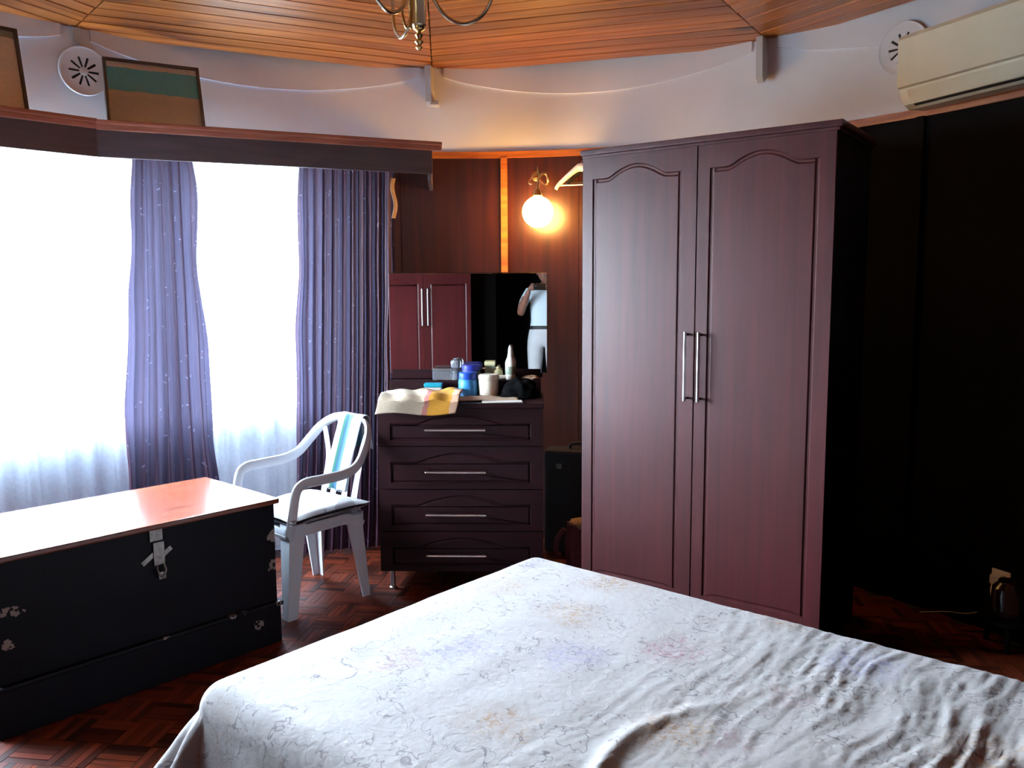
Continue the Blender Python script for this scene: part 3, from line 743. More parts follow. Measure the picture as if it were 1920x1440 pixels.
# ------------------------------------------------------------------ white plastic armchair
CHA = radians(-44.5)
ch = root('armchair', 'white plastic garden armchair with towel and cushion between trunk and dresser', 'chair', (-1.03, 4.01, 0), CHA)
def leg_bm(top, foot, w0, w1, dirx, diry):
    b = BM(); n = 8
    for i in range(1):
        pass
    secs = []
    for i in range(n + 1):
        t = i / n; p = Vector(top).lerp(Vector(foot), t); w = w0 + (w1 - w0) * t; th = .007 + .012 * (1 - t)
        # L-section opened towards the seat centre
        x, y = p.x, p.y; ix, iy = -dirx, -diry
        pts = [(x, y), (x + ix * w, y), (x + ix * w, y + iy * th), (x + ix * th, y + iy * th), (x + ix * th, y + iy * w), (x, y + iy * w)]
        secs.append([b.verts.new((a, c, p.z)) for a, c in pts])
    for a, c in zip(secs, secs[1:]):
        for k in range(6): b.faces.new((a[k], a[(k + 1) % 6], c[(k + 1) % 6], c[k]))
    b.faces.new(secs[0]); b.faces.new(secs[-1]); return b
for sx in (-1, 1):
    mk('leg', leg_bm((sx * .235, -.225, .44), (sx * .245, -.255, 0), .085, .05, sx, -1), 'white_plastic', ch, ang=50)
    mk('leg', leg_bm((sx * .215, .185, .42), (sx * .23, .215, 0), .085, .042, sx, 1), 'white_plastic', ch, ang=50)
b = BM()
def seat(s, t):
    x = (s - .5) * (.46 - .05 * t); y = -.245 + .45 * t; e = 1 - max(abs(s - .5) * 2, abs(t - .5) * 2)
    return Vector((x, y, .425 - .012 * min(1, e * 5) + (.0 if t > .1 else -.03 * ((.1 - t) / .1) ** 2)))
grid(b, seat, 20, 20); mk('seat', b, 'white_plastic', ch, solid=.006)
for sx in (-1, 1):      # apron rails, curving down into the legs
    b = BM(); tube(b, smooth_path([(sx * .232, -.23, .38), (sx * .23, -.15, .405), (sx * .222, 0, .41), (sx * .213, .11, .405), (sx * .212, .19, .36)]), .006, 8, .026, up=(0, 0, 1)); mk('apron_rail', b, 'white_plastic', ch)
b = BM(); tube(b, [(-.22, -.24, .405), (.22, -.24, .405)], .006, 8, .024, up=(0, 0, 1)); mk('apron_rail', b, 'white_plastic', ch)
b = BM(); tube(b, [(-.2, .2, .405), (.2, .2, .405)], .006, 8, .024, up=(0, 0, 1)); mk('apron_rail', b, 'white_plastic', ch)
for sx in (-1, 1):
    pth = smooth_path([(sx * .24, -.23, .40), (sx * .262, -.222, .5), (sx * .268, -.205, .60), (sx * .27, -.165, .637), (sx * .275, -.08, .642), (sx * .275, .05, .648), (sx * .266, .13, .675), (sx * .245, .19, .74), (sx * .215, .235, .80), (sx * .16, .27, .845), (sx * .09, .285, .866), (0, .29, .873)], 6)
    n = len(pth); b = BM()
    tube(b, pth, [.024 + .002 * sin(3 * i / n) for i in range(n)], 12, [.011 if i < n * .2 else .012 for i in range(n)], up=None)
    mk('arm', b, 'white_plastic', ch)
for x0, x1, zt in ((-.135, -.19, .80), (-.05, -.07, .86), (.05, .07, .86), (.135, .19, .80)):
    b = BM(); tube(b, smooth_path([(x0, .185, .42), (x0 * 1.0, .205, .52), (x0 * 1.03, .235, .66), (x1, .27 if abs(x1) < .1 else .25, zt)]), [.024] * 18 + [.022], 10, .006, up=(0, 1, .2)); mk('back_slat', b, 'white_plastic', ch)
# cushion
b = BM()
def cush(sg):
    def f(s, t):
        u, v = s * 2 - 1, t * 2 - 1; k = 1 - .11 * (1 - u * u) * abs(v) ** 3; k2 = 1 - .11 * (1 - v * v) * abs(u) ** 3
        h = ((1 - u ** 4) * (1 - v ** 4)) ** .6
        return Vector((u * .235 * k2, v * .235 * k, sg * (.006 + .032 * h) + .003 * noise.noise(Vector((u * 3, v * 3, sg)))))
    return f
grid(b, cush(1), 24, 24); grid(b, cush(-1), 24, 24)
bmesh.ops.remove_doubles(b, verts=b.verts, dist=.0005)
o = mk('seat_cushion', b, 'cushion'); tag(o, 'pale grey and white square cushion on the plastic armchair', 'cushion')
o.location = Vector((-1.03, 4.01, .465)) + Vector((.713, -.701, 0)) * .035 + Vector((.70, .712, 0)) * -.035; o.rotation_euler = (radians(1), radians(-1), CHA + radians(5))
# towel hung over the chair back
b = BM()
def tow(s, t):
    x = -.10 + .20 * s + .012 * sin(t * 3); L = t * .62
    drop = .41
    wv = .005 * sin(s * 16 + 1)
    if L < drop:
        k = L / drop; z = .512 + k * .348; y = .178 + .084 * k ** 1.3; 
        return Vector((x + .02 * k, y - .004 + wv, z))
    k = (L - drop) / (.62 - drop)
    if k < .25:
        a = k / .25 * pi; return Vector((x + .02, .287 - .022 * cos(a) + wv * .3, .872 + .016 * sin(a)))
    return Vector((x + .02 + .03 * (k - .25), .312 + wv + .01 * (k - .25), .872 - (k - .25) * .21))
grid(b, tow, 24, 60)
o = mk('towel', b, 'towel', solid=.006); tag(o, 'white towel with teal stripe hung over the armchair back', 'towel'); o.location = (-1.03, 4.01, 0); o.rotation_euler = (0, 0, CHA)
for i in range(9):
    x = -.072 + .017 * i; b = BM(); tube(b, [(x, .185, .514), (x + .002, .18, .506), (x + .001, .174, .502)], .0022, 6); mk('tassel', b, 'white_plastic', o)

# ------------------------------------------------------------------ bed
BX = Vector((.762, -.648, 0)).normalized(); BY = Vector((.648, .762, 0)).normalized()
BA = Vector((.076, 2.992, 0)); BL, BWd = 1.95, 1.365
bc = BA + BX * BL / 2 - BY * BWd / 2
BRZ = atan2(BX.y, BX.x)
bed = root('bed', 'double bed under the floral spread in the foreground', 'bed', bc, BRZ)
b = BM(); box(b, (0, 0, .2), (BL - .08, BWd - .1, .18), bev=.01); mk('base', b, 'pelmet', bed)
b = BM(); box(b, (0, 0, .41), (BL - .06, BWd - .06, .22), bev=.04); mk('mattress', b, 'sheetwhite', bed)
b = BM(); box(b, (BL / 2 + .03, 0, .5), (.05, BWd + .04, 1.0), bev=.02); mk('headboard', b, 'ward', bed)
for sx in (-1, 1):
    for sy in (-1, 1):
        b = BM(); lathe(b, [(.022, 0), (.03, .04), (.034, .115)], (sx * .85, sy * .55, 0), 14); mk('leg', b, 'pelmet', bed)
def wr(u, v):
    """wrinkles of the spread: long soft ridges across the width, stronger towards the head"""
    k = min(1, max(0, (u + .35) / 1.0)); w = Vector((u * 1.0, v * 1.0, 0))
    f1 = noise.noise(Vector((u * 20 + 2.0 * noise.noise(w * 2.2), v * 1.9, 3)))
    f2 = noise.noise(Vector((u * 40 + 2.6 * noise.noise(w * 3 + Vector((4, 1, 0))), v * 2.6, 9)))
    f3 = noise.noise(Vector((u * 9, v * 9, 5)))
    rg = max(0, 1 - abs(f1) * 2.8) ** 1.7; rg2 = max(0, 1 - abs(f2) * 2.8) ** 1.7
    long = .016 * math.exp(-((u - .02 - .55 * (v + .25) ** 2 - .02 * sin(v * 9)) / .02) ** 2) * max(0, 1 - abs(v + .38) / .5)
    return (.0045 * rg + .0032 * rg2) * k * (.4 + max(0, .6 + noise.noise(w * 2.5 + Vector((0, 3, 8))))) + .002 * f3 + .003 * noise.noise(Vector((u * 3, v * 3, 1))) + .0022 * k * noise.noise(Vector((u * 70 + 2 * f3, v * 9, 2))) + long
hx, hy, rc = BL / 2 - .07, BWd / 2 - .07, .06
er = .07
def spread(s, t):
    u = (s * 2 - 1) * (BL / 2 + .42); v = (t * 2 - 1) * (BWd / 2 + .42)
    qx = max(-hx, min(hx, u)); qy = max(-hy, min(hy, v)); dx, dy = u - qx, v - qy; d = hypot(dx, dy)
    if d < 1e-6:
        return Vector((u, v, .547 + wr(u, v)))
    nx, ny = dx / d, dy / d; corner = min(abs(nx), abs(ny))
    arc = er * pi / 2
    if d < arc:
        a = d / er; out, dn = er * sin(a), er * (1 - cos(a))
    else:
        out, dn = er, er + (d - arc)
    dn = min(dn, .5)
    h = max(0, dn - er) / .4
    per = u + v * 1.3
    flare = (.035 + .02 * sin(per * 15) + .012 * sin(per * 29 + 1)) * h
    if corner > .05:
        th = atan2(abs(ny), abs(nx)); flare += h * .30 * sin(2 * th) - h * .14 * math.exp(-((th - pi * .30) / .16) ** 2)
    k = 1 - min(1, d / arc)
    return Vector((qx + nx * (out + flare), qy + ny * (out + flare), .547 - dn + wr(u, v) * (.25 + .75 * k)))
b = BM(); grid(b, spread, 330, 250, uvf=lambda s, t: ((s * 2 - 1) * (BL / 2 + .42) + 3, (t * 2 - 1) * (BWd / 2 + .42) + 3))
o = mk('bedspread', b, 'spread', ang=180); tag(o, 'cream floral bedspread draped over the double bed', 'bedspread'); o.location = bc; o.rotation_euler = (0, 0, BRZ)

# ------------------------------------------------------------------ pelmet, curtains, nets, pictures
PP = [pol(191, 2.28), Vector((-2.50, 2.75, 0)), Vector((-2.29, 3.585, 0)), Vector((-1.925, 3.945, 0)), Vector((-.425, 4.557, 0))]
pm = root('curtain_pelmet', 'dark wooden curtain pelmet with reddish top moulding above the windows', 'pelmet', (-1.9, 3.9, 2.14))
pm.location = (0, 0, 0)
for i in range(4):
    a, c = PP[i], PP[i + 1]; d = (c - a); L = d.length; dn = d.normalized(); ang = atan2(d.y, d.x); mid = (a + c) / 2
    nin = Vector((dn.y, -dn.x, 0))       # towards the room
    zz = .004 if i == 2 else 0
    b = BM(); box(b, (0, 0, 0), (L + .004, .022, .13), 0, .002); o = mk('fascia_board', b, 'pelmet', pm); o.location = mid - nin * .011 + Vector((0, 0, 2.205)); o.rotation_euler = (0, 0, ang)
    b = BM(); Lx = L + (.05 if i == 3 else 0)
    box(b, (Lx / 2 - L / 2, .085, .012), (Lx, .22, .02), 0, .004)
    for bx in (((Lx / 2 - L / 2, -.012, -.008), (Lx, .03, .032), .008), ((Lx / 2 - L / 2, -.020, .010), (Lx, .028, .018), .006)):
        m_ = BM(); box(m_, bx[0], bx[1], 0, bx[2]); m_ = mk('moulding', m_, 'pelmet_top', pm); m_.location = mid + Vector((0, 0, 2.285 + zz)); m_.rotation_euler = (0, 0, ang)
    o = mk('top_board', b, 'pelmet_top', pm); o.location = mid + Vector((0, 0, 2.285 + zz)); o.rotation_euler = (0, 0, ang)
e = pol(atan2(PP[4].y - CY, PP[4].x - CX) * 180 / pi, RW - .012); d = e - PP[4]
b = BM(); box(b, (0, 0, 0), (d.length, .02, .175), 0, .002); o = mk('end_board', b, 'pelmet', pm); o.location = (e + PP[4]) / 2 + Vector((-.014, 0, 2.19)); o.rotation_euler = (0, 0, atan2(d.y, d.x))
b = BM(); tube(b, [pol(a, 2.44, 2.225) for a in range(104, 191, 2)], .01, 10); mk('curtain_rail', b, 'winframe', pm); b = BM(); tube(b, [pol(a, 2.53, 2.22) for a in range(106, 191, 2)], .008, 10); mk('curtain_rail', b, 'winframe', pm)
def drape(name, mat, tz, bz, top, bot, r, pleats, amp, nu, nv, seed, edge=0.):
    """top, bot = (az right, az left); hangs from tz to bz in soft pleats"""
    b = BM()
    def f(s, t):
        z = bz + (tz - bz) * t; q = t ** .8
        a0 = bot[0] + (top[0] - bot[0]) * q; a1 = bot[1] + (top[1] - bot[1]) * q
        a = a0 + (a1 - a0) * s + edge * noise.noise(Vector((t * 6, s * 3, seed))) * (abs(s - .5) * 2) ** 3
        ph = 2 * pi * pleats * s + 1.3 * noise.noise(Vector((s * 4, t * 1.2, seed)))
        am = amp * (.75 + .5 * noise.noise(Vector((s * 5, seed, t)))) * (1 - .25 * t)
        return pol(a + .35 * am / amp * sin(ph * 2) * .3, r + am * sin(ph) + .35 * am * sin(2.3 * ph + seed), z)
    wid = radians(abs(top[1] - top[0])) * r * 1.7
    grid(b, f, nu, nv, uvf=lambda s, t: (s * wid, t * (tz - bz)))
    return mk(name, b, mat, ang=180)
c = drape('curtain', 'curtain', 2.21, .02, (99.3, 111.9), (100.8, 114.3), 2.42, 11, .022, 200, 60, 2.2, .5)
tag(c, 'purple embroidered curtain hanging between the window and the dresser', 'curtain')
b = BM(); grid(b, lambda s, t: pol(99.35 + .5 * s + .2 * sin(t * 7), 2.385 - .012 * s, 2.14 - .22 * t), 4, 12); mk('curtain_tape', b, 'beige', c, solid=.004, label='loose pale heading tape')
c = drape('curtain', 'curtain', 2.21, .02, (124.8, 132.0), (123.2, 135.6), 2.42, 7, .02, 130, 60, 5.4, .6)
tag(c, 'gathered purple curtain panel between the two bright windows', 'curtain')
c = drape('net_curtain', 'net', 2.215, .05, (109.5, 126), (108, 127.5), 2.52, 6, .02, 260, 30, 1.1)
tag(c, 'sheer white net curtain over the narrow window behind the chair', 'net curtain')
c = drape('net_curtain', 'net', 2.215, .05, (130, 173), (129, 174), 2.52, 14, .02, 560, 30, 3.7)
tag(c, 'sheer white net curtain over the wide window behind the trunk', 'net curtain')
def picture(name, label, bl, br, tr_, tl_, mat):
    t = root(name, label, 'picture', bl); o0 = Vector(bl)
    q = [Vector(p) - o0 for p in (bl, br, tr_, tl_)]; nr = (q[1] - q[0]).cross(q[3] - q[0]).normalized()
    if nr.dot(Vector((0, -1, 0))) < 0: nr = -nr
    b = BM(); inn = rect_frame(b, *q, .014, nr, .018); mk('frame', b, 'frame', t, smooth=False)
    b = BM(); uvl = b.loops.layers.uv.verify(); vs = [b.verts.new(p + nr * .008) for p in q]; f = b.faces.new(vs)
    for lp, uv in zip(f.loops, ((0, 0), (1, 0), (1, 1), (0, 1))): lp[uvl].uv = uv
    mk('print', b, mat, t, smooth=False)
    b = BM(); vs = [b.verts.new(p - nr * .002) for p in q]; b.faces.new(vs); vs2 = [b.verts.new(p + nr * .003) for p in q]; b.faces.new(vs2)
    for i in range(4): b.faces.new((vs[i], vs[(i + 1) % 4], vs2[(i + 1) % 4], vs2[i]))
    mk('backing', b, 'frame', t, smooth=False)
picture('framed_picture', 'framed teal and tan print standing on the pelmet right of the vent', (-1.969, 4.149, 2.315), (-1.597, 4.445, 2.315), (-1.640, 4.488, 2.673), (-2.002, 4.201, 2.655), 'picture')
picture('framed_picture', 'framed cream print standing on the pelmet left of the vent', (-2.456, 3.488, 2.312), (-2.203, 3.888, 2.312), (-2.266, 3.939, 2.705), (-2.524, 3.531, 2.68), 'picture2')
# round wall vents
def vent(az, z, label):
    ax = (pol(az, -1) - pol(az, 0)).normalized(); t = root('wall_vent', label, 'vent', pol(az, RW - .016, z))
    R3 = Matrix((Vector((-ax.y, ax.x, 0)), Vector((0, 0, 1)), ax)).transposed().to_4x4()   # local z = into the room
    R3.translation = t.location; t.matrix_world = R3 @ Matrix.Diagonal((.93, .93, 1, 1))
    def part(nm, bm, mt): return mk(nm, bm, mt, t)
    b = BM(); lathe(b, [(.122, -.004), (.122, .003)], n=36); part('backing', b, 'mount')
    b = BM()
    for k in range(48):
        a0, a1 = 2 * pi * k / 48, 2 * pi * (k + 1) / 48
        A = [(r, z_) for r, z_ in ((.076, .003), (.076, .010), (.112, .010), (.124, .016), (.126, .003))]
        if k == 0: rows = []
        rows.append([b.verts.new((r * cos(a0), r * sin(a0), z_)) for r, z_ in A])
    for k in range(48):
        p, q = rows[k], rows[(k + 1) % 48]
        for j in range(5): b.faces.new((p[j], q[j], q[(j + 1) % 5], p[(j + 1) % 5]))
    part('rim', b, 'plaster')
    b = BM(); lathe(b, [(.022, .003), (.022, .010), (.010, .013)], n=20); part('hub', b, 'plaster')
    for k in range(10):
        b = BM(); a = 2 * pi * (k + .5) / 10; w = 2 * pi / 10
        poly = []
        for r, hw in ((.018, w / 2 - .30), (.05, w / 2 - .125), (.078, w / 2 - .08)): poly.append((r * cos(a - max(.05, hw)), r * sin(a - max(.05, hw))))
        for r, hw in ((.078, w / 2 - .08), (.05, w / 2 - .125), (.018, w / 2 - .30)): poly.append((r * cos(a + max(.05, hw)), r * sin(a + max(.05, hw))))
        prism(b, poly, lambda x, y: (x, y, .003), lambda x, y: (x, y, .009)); part('spoke', b, 'plaster')
vent(135.0, 2.597, 'round white wall vent with radial slots between the two pictures')
vent(37.3, 2.612, 'round white wall vent half hidden by the air conditioner')

# ------------------------------------------------------------------ air conditioner
PH = radians(24); nn = Vector((cos(PH), sin(PH), 0)); tt = Vector((-nn.y, nn.x, 0))
ac = root('air_conditioner', 'cream wall-mounted air conditioner above the dark wall', 'air conditioner', Vector((CX, CY, 2.308)) + nn * 2.575, 0)
# local: x along tt, y out from the wall (towards the room), z up
R3 = Matrix((tt, -nn, Vector((0, 0, 1)))).transposed().to_4x4(); R3.translation = ac.location; ac.matrix_world = R3
def ext(bm, prof, x0, x1, inset=0):
    A = [bm.verts.new((x0, y, z)) for y, z in prof]; B_ = [bm.verts.new((x1, y, z)) for y, z in prof]; n = len(prof)
    for k in range(n): bm.faces.new((A[k], A[(k + 1) % n], B_[(k + 1) % n], B_[k]))
    bm.faces.new(A); bm.faces.new(list(reversed(B_)))
X0, X1 = -.40, .505
b = BM(); ext(b, [(0, .005), (.10, .0), (.135, .018), (.155, .05), (.172, .105), (.172, .30), (.16, .312), (0, .313)], X0, X1)
bmesh.ops.bevel(b, geom=[e for e in b.edges if len({round(v.co.x, 3) for v in e.verts}) == 1], offset=.008, segments=2, affect='EDGES'); mk('casing', b, 'ac', ac, ang=25)
b = BM(); ext(b, [(.166, .084), (.184, .088), (.188, .290), (.176, .309), (.160, .313), (.150, .084)], X0 + .006, X1 - .004)
bmesh.ops.bevel(b, geom=[e for e in b.edges if len({round(v.co.x, 3) for v in e.verts}) == 1], offset=.005, segments=2, affect='EDGES'); mk('front_panel', b, 'ac', ac, ang=25)
b = BM(); box(b, ((X0 + X1) / 2, .128, .012), (X1 - X0 - .12, .012, .004), 0, 0, rot=Matrix.Rotation(.5, 3, 'X')); mk('outlet_slot', b, 'ac_dark', ac)
b = BM(); ext(b, [(.140, .020), (.166, .070), (.170, .072), (.144, .017)], X0 + .05, X1 - .05); mk('louvre', b, 'ac', ac)

# ------------------------------------------------------------------ chandelier
cd = root('chandelier', 'brass chandelier with curled arms hanging from the ceiling', 'chandelier', (-.252, 2.38, 2.17), 0)
b = BM(); lathe(b, [(.004, 0), (.010, .006), (.006, .014), (.013, .022), (.006, .03), (.012, .04), (.005, .048), (.016, .056), (.018, .062)], n=16); mk('finial', b, 'brass', cd)
b = BM(); lathe(b, [(.017, .062), (.021, .066), (.021, .16), (.028, .17), (.034, .2), (.026, .235), (.016, .25)], n=20); mk('column', b, 'silver_brass', cd)
b = BM(); tube(b, [(0, 0, .25), (0, 0, .55), (0, 0, .80)], .006, 10); lathe(b, [(.05, .775), (.055, .80), (.03, .83)], n=20); mk('rod', b, 'brass', cd)
for k in range(3):
    a = radians(-2 + 120 * k); dx, dy = cos(a), sin(a); arm = BM()
    pth = smooth_path([(dx * .02, dy * .02, .19), (dx * .045, dy * .045, .13), (dx * .08, dy * .08, .085), (dx * .125, dy * .125, .068), (dx * .17, dy * .17, .085), (dx * .2, dy * .2, .13), (dx * .205, dy * .205, .19), (dx * .2, dy * .2, .235)], 6)
    tube(arm, pth, .0052, 10); am = mk('arm', arm, 'silver_brass', cd)
    b = BM(); lathe(b, [(.008, .235), (.034, .243), (.04, .25), (.012, .252), (.012, .30), (.011, .302)], (dx * .2, dy * .2, 0), 16); mk('candle_cup', b, 'white_item', am)
    b = BM(); lathe(b, [(.006, .302), (.013, .318), (.012, .335), (.002, .362)], (dx * .2, dy * .2, 0), 12); mk('bulb', b, 'clear', am)
for k in range(2):
    b = BM(); tube(b, smooth_path([(-.035 + .02 * k, -.03, .16), (-.04 + .02 * k, -.04, .09), (-.028 + .01 * k, -.045, .045), (-.018 + .005 * k, -.04, .09), (-.012, -.03, .15)]), .0035, 8); mk('scroll', b, 'brass', cd)

# ------------------------------------------------------------------ wall lamp and hangers
LP = Vector((.152, 4.79, 1.957))
wlp = root('wall_lamp', 'lit globe wall lamp on a brass scroll bracket beside the wardrobe', 'lamp', LP)
b = BM(); bmesh.ops.create_uvsphere(b, u_segments=28, v_segments=18, radius=.088); mk('globe', b, 'globe', wlp, label='glowing round lamp globe')
b = BM(); lathe(b, [(.03, .082), (.034, .09), (.026, .118), (.012, .13), (.009, .15)], n=18); mk('socket', b, 'brass', wlp)
b = BM(); tube(b, smooth_path([(0, 0, .145), (.012, 0, .20), (.045, .01, .215), (.06, .03, .175), (.045, .08, .165), (.012, .14, .20), (.004, .185, .235)]), .006, 10)
mk('scroll_bracket', b, 'brass', wlp); b = BM(); tube(b, smooth_path([(0, .1, .21), (-.03, .06, .20), (-.05, .02, .165), (-.03, 0, .155)]), .005, 8); mk('scroll_bracket', b, 'brass', wlp)
b = BM(); tube(b, [(.006, .185, .19), (.006, .18, .235), (.006, .178, .262), (.006, .178, .285)], [.007, .009, .006, .003], 10); mk('finial', b, 'brass', wlp); b = BM(); lathe(b, [(.03, 0), (.034, .01), (.016, .018)], (0, 0, 0), 18, Matrix.Translation((.004, .196, .225)) @ Matrix.Rotation(pi / 2, 4, 'X')); mk('wall_plate', b, 'brass', wlp)
def hanger(label, loc, mat, sc, thick, rz):
    t = root('clothes_hanger', label, 'hanger', loc, rz)
    b = BM(); tube(b, smooth_path([(0, 0, 0), (.0, 0, .03), (.022, 0, .045), (.03, 0, .07), (.01, 0, .09), (-.015, 0, .078)], 6), .0022, 8); mk('hook', b, 'chrome', t)
    b = BM(); p = smooth_path([(-.2 * sc, -.012, -.165 * sc), (-.17 * sc, -.006, -.12 * sc), (-.06 * sc, 0, -.028 * sc), (0, 0, 0), (.06 * sc, 0, -.028 * sc), (.17 * sc, -.006, -.12 * sc), (.2 * sc, -.012, -.165 * sc)], 5)
    n = len(p); tube(b, p, [thick * (.75 + .7 * (1 - abs(2 * i / (n - 1) - 1))) for i in range(n)], 12, [thick * (.8 + 1.2 * (1 - abs(2 * i / (n - 1) - 1)) ** 2) for i in range(n)]); mk('shoulder', b, mat, t)
    b = BM(); tube(b, [(-.175 * sc, 0, -.135 * sc), (.175 * sc, 0, -.135 * sc)], .004, 8); mk('trouser_bar', b, mat, t)
hanger('thick white coat hanger hanging beside the wardrobe', (.40, 4.79, 2.205), 'white_item', .72, .0125, radians(-14))
hanger('dark coat hanger behind the thick white one', (.425, 4.84, 2.20), 'dkbrown', .52, .011, radians(-14))

# ------------------------------------------------------------------ bags in the gap, plug and jar by the wall
t = root('suitcase', 'dark scuffed suitcase standing in the gap beside the dresser', 'suitcase', (.40, 4.66, 0), radians(-14))
b = BM(); box(b, (0, 0, .31), (.42, .16, .60), 0, .025); mk('body', b, 'dkbrown', t)
b = BM(); tube(b, smooth_path([(-.07, 0, .60), (-.065, 0, .635), (0, 0, .645), (.065, 0, .635), (.07, 0, .60)]), .009, 10); mk('handle', b, 'black', t)
for x in (-.12, .12):
    b = BM(); box(b, (x, -.082, .52), (.03, .008, .03), 0, .003); mk('clasp', b, 'padlock', t)
b = BM()
def bagf(s, t):
    a = 2 * pi * s; z = .015 + .27 * t; w = 1 - .25 * t - .05 * sin(t * 9); fx = .012 * sin(6 * a + 1) * (.3 + t) + .01 * noise.noise(Vector((3 * cos(a), 3 * sin(a), t * 4)))
    return Vector(((.1 * w + fx) * cos(a), (.07 * w + fx) * sin(a), z))
grid(b, bagf, 40, 16)
bmesh.ops.remove_doubles(b, verts=b.verts, dist=.0004)
bt = root('cloth_bag', 'mauve cloth bag with beige top against the wardrobe side', 'bag', (.37, 4.27, 0), radians(-30))
bmesh.ops.holes_fill(b, edges=[e for e in b.edges if e.is_boundary])
mk('bag_body', b, 'mauve', bt)
b = BM(); bmesh.ops.create_icosphere(b, subdivisions=3, radius=1)
for v in b.verts:
    p = v.co * (1 + .15 * noise.noise(v.co * 2)); v.co = Vector((p.x * .075, p.y * .052, .283 + p.z * .032))
mk('stuffed_cloth', b, 'beige', bt)
b = BM(); tube(b, smooth_path([(-.09, -.03, .25), (-.125, -.04, .20), (-.135, -.045, .13), (-.115, -.04, .10)]), .007, 8, .014); mk('strap', b, 'mauve', bt)
pa = 24.75; ax = (pol(pa, -1) - pol(pa, 0)).normalized(); R3 = Matrix((Vector((-ax.y, ax.x, 0)), ax, Vector((0, 0, 1)))).transposed().to_4x4(); R3.translation = pol(pa, RW - .003, .235)
pg = root('plug_adaptor', 'white plug adaptor in the wall socket at the right edge', 'plug', (0, 0, 0)); pg.matrix_world = R3
mbox('socket_plate', (0, .004, -.01), (.085, .008, .13), 'white_item', pg, .003)
mbox('adaptor', (0, .028, .018), (.05, .044, .045), 'white_item', pg, .01); mbox('plug', (0, .026, -.03), (.044, .04, .04), 'white_item', pg, .01)
b = BM(); tube(b, smooth_path([(.005, .03, -.045), (.004, .035, -.085), (-.03, .05, -.125), (-.10, .07, -.165), (-.19, .09, -.185), (-.30, .12, -.222)]), .0035, 8); mk('cord', b, 'frame', pg, label='thin grey cord')
jr = jar('brown_jar', 'glossy dark brown jar on a low stool at the right edge', 'jar', 2.09, 3.36, .135, [
    ('body', plain('brown_glaze', '22120c', .12, var=.2, coat=.6), [(.05, 0), (.062, .01), (.07, .06), (.066, .12), (.045, .145), (.045, .15)], 28)])
st = root('low_stool', 'low black stool under the brown jar at the right edge', 'stool', (2.09, 3.36, 0))
b = BM(); lathe(b, [(.11, .115), (.115, .12), (.115, .13), (.11, .1345)], n=28); mk('seat', b, 'panel_black', st)
for k in range(3):
    a = 2 * pi * k / 3; b = BM(); tube(b, [(.07 * cos(a), .07 * sin(a), .117), (.09 * cos(a), .09 * sin(a), 0)], .012, 10); mk('leg', b, 'panel_black', st)

# ------------------------------------------------------------------ the person in the doorway (seen in the mirror)
PX, PY = .085, -.33
pr = root('person', 'person in pale shirt, light trousers and white cap raising a phone in the doorway', 'person', (PX, PY, 0))
def skin(name, verts, edges, radii, rootv=0, sub=2):
    me = bpy.data.meshes.new(name); me.from_pydata([Vector(v) for v in verts], edges, []); o = bpy.data.objects.new(name, me); COL.objects.link(o)
    o.modifiers.new('skin', 'SKIN'); o.modifiers.new('sub', 'SUBSURF').levels = sub
    for i, r in enumerate(radii):
        me.skin_vertices[0].data[i].radius = r if isinstance(r, tuple) else (r, r); me.skin_vertices[0].data[i].use_root = (i == rootv)
    dg = bpy.context.evaluated_depsgraph_get(); dg.update(); m2 = bpy.data.meshes.new_from_object(o.evaluated_get(dg)); bpy.data.objects.remove(o)
    for p in m2.polygons: p.use_smooth = True
    return m2
V = [(0, 0, 1.0), (0, -.01, 1.10), (0, -.02, 1.25), (0, -.02, 1.39), (0, -.01, 1.48), (0, .01, 1.55)]
E = [(0, 1), (1, 2), (2, 3), (3, 4), (4, 5)]; RD = [(.165, .12), (.15, .105), (.17, .115), (.15, .10), (.058, .058), (.056, .058)]
for s in (-1, 1):
    k = len(V); sx = s
    V += [(sx * .17, -.02, 1.42), (sx * .235, .02, 1.30), (sx * .26, .07, 1.19), (sx * .21, .17, 1.32), (sx * .155 , .26, 1.46)]
    RD += [(.07, .07), .052, .043, .038, .027]; E += [(3, k), (k, k + 1), (k + 1, k + 2), (k + 2, k + 3), (k + 3, k + 4)]
    k = len(V); V += [(sx * .095, 0, .90), (sx * .105, .01, .52), (sx * .105, -.01, .10), (sx * .115, .11, .045)]; RD += [(.105, .11), .075, .058, (.045, .035)]; E += [(0, k), (k, k + 1), (k + 1, k + 2), (k + 2, k + 3)]
me = skin('body', V, E, RD)
for nm in ('skin', 'shirt', 'trouser', 'black'): me.materials.append(MT[nm])
for p in me.polygons:
    c = p.center; ar = abs(c.x)
    if c.z < .075: p.material_index = 3
    elif c.z < 1.03 and c.y < .3 and not (ar > .2 and c.z > 1.0): p.material_index = 2
    elif c.z < 1.06 and ar < .2: p.material_index = 3
    elif c.z > 1.475 and ar < .12: p.material_index = 0
    elif ar > .19 and (c.y > .04 or c.z < 1.26): p.material_index = 0
    elif ar > .13 and c.y > .14: p.material_index = 0
    else: p.material_index = 1
link('body', me, parent=pr)
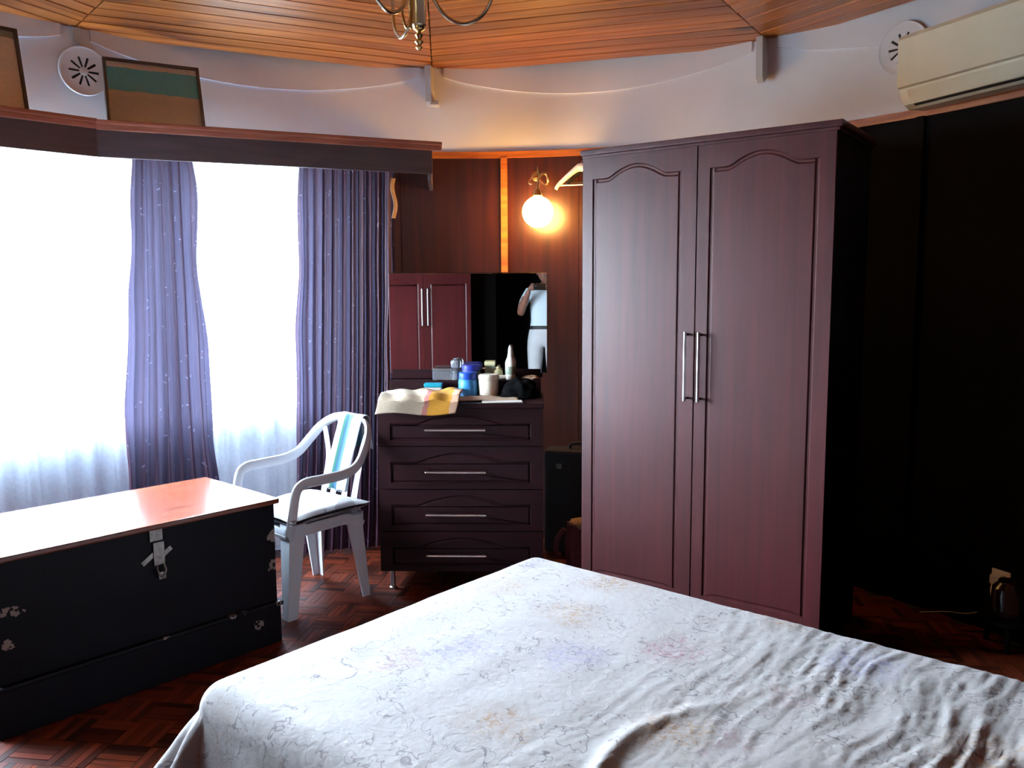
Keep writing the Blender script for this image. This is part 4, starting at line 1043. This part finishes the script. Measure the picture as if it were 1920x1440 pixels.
# head: shaped by hand from a sphere
b = BM(); bmesh.ops.create_uvsphere(b, u_segments=32, v_segments=24, radius=1)
for v in b.verts:
    p = v.co.copy(); x, y, z = p.x * .075, p.y * .095, p.z * .118
    if z < 0: x *= 1 - .28 * (-p.z) ** 1.5; y = y * (1 - .1 * -p.z) + .012 * (-p.z)
    if y > 0:
        y += .018 * math.exp(-((x / .012) ** 2 + ((z + .015) / .02) ** 2)) + .008 * math.exp(-((x / .01) ** 2 + ((z - .012) / .03) ** 2))
        y -= .010 * math.exp(-(((abs(x) - .032) / .015) ** 2 + ((z - .012) / .013) ** 2))
        y += .007 * math.exp(-((x / .022) ** 2 + ((z + .058) / .009) ** 2)) + .006 * math.exp(-((x / .025) ** 2 + ((z + .098) / .015) ** 2))
    v.co = (x, y, z)
hd = mk('head', b, 'skin', pr, ang=180); hd.location = (0, .03, 1.655)
for s in (-1, 1):
    b = BM(); bmesh.ops.create_uvsphere(b, u_segments=12, v_segments=8, radius=.011, matrix=Matrix.Translation((s * .032, .078, .012))); mk('eye', b, 'eye', hd)
    b = BM(); bmesh.ops.create_uvsphere(b, u_segments=12, v_segments=8, radius=1, matrix=Matrix.Translation((s * .077, -.005, -.005)) @ Matrix.Diagonal((.010, .020, .033, 1))); mk('ear', b, 'skin', hd)
b = BM(); bmesh.ops.create_uvsphere(b, u_segments=20, v_segments=12, radius=1)
for v in b.verts: v.co = Vector((v.co.x * .079, v.co.y * .096 - .008, v.co.z * .11 + .004))
bmesh.ops.delete(b, geom=[v for v in b.verts if v.co.y > .012 and v.co.z < .06 or v.co.z < -.05], context='VERTS'); mk('hair', b, 'hair', hd)
b = BM(); lathe(b, [(.083, .045), (.086, .06), (.083, .10), (.06, .128), (.02, .137)], n=28); bmesh.ops.scale(b, vec=(1, 1.18, 1), verts=b.verts)
box(b, (0, .125, .055), (.12, .07, .006), 0, .002); mk('cap', b, 'cap', hd)
# phone between the hands, lens at the camera
ph = root('phone', 'black phone held up in both hands by the person in the doorway', 'phone', (.045, -.0105, 1.493))
mbox('body', (0, 0, 0), (.148, .008, .074), 'phone', ph, .003); b = BM(); lathe(b, [(.006, 0), (.006, .0015), (.005, .002)], n=16, M4=Matrix.Translation((-.045, .004, .007)) @ Matrix.Rotation(-pi / 2, 4, 'X')); mk('lens', b, 'mount', ph)
for s in (-1, 1):
    wx, wy, wz = PX + s * .155, PY + .26, 1.46
    hx_, hz_ = (.045 + s * .09), 1.485          # palm centre beside the phone
    V = [(wx, wy, wz), ((wx + hx_) / 2, (wy - .03) / 2, (wz + hz_) / 2), (hx_, -.035, hz_)]; E = [(0, 1), (1, 2)]; RD = [.026, (.034, .018), (.036, .016)]
    for f in range(4):
        z0 = hz_ + .032 - .021 * f; ln = (.9, 1.0, .95, .78)[f]; k = len(V)
        V += [(hx_ - s * .004, -.034, z0), (hx_ + s * .002 , -.008, z0 + .002), (hx_ - s * .012 * ln, .002, z0 + .003), (hx_ - s * .030 * ln, .003, z0 + .002)]
        RD += [.0095, .009, .0085, .007]; E += [(2, k), (k, k + 1), (k + 1, k + 2), (k + 2, k + 3)]
    k = len(V); V += [(hx_ - s * .018, -.04, hz_ - .006), (hx_ - s * .038, -.032, hz_ + .002), (hx_ - s * .055, -.025, hz_ + .012)]; RD += [.012, .010, .008]; E += [(2, k), (k, k + 1), (k + 1, k + 2)]
    me = skin('hand', [(a - PX, c - PY, d) for a, c, d in V], E, RD, 0, 2); me.materials.append(MT['skin']); link('hand', me, parent=pr)
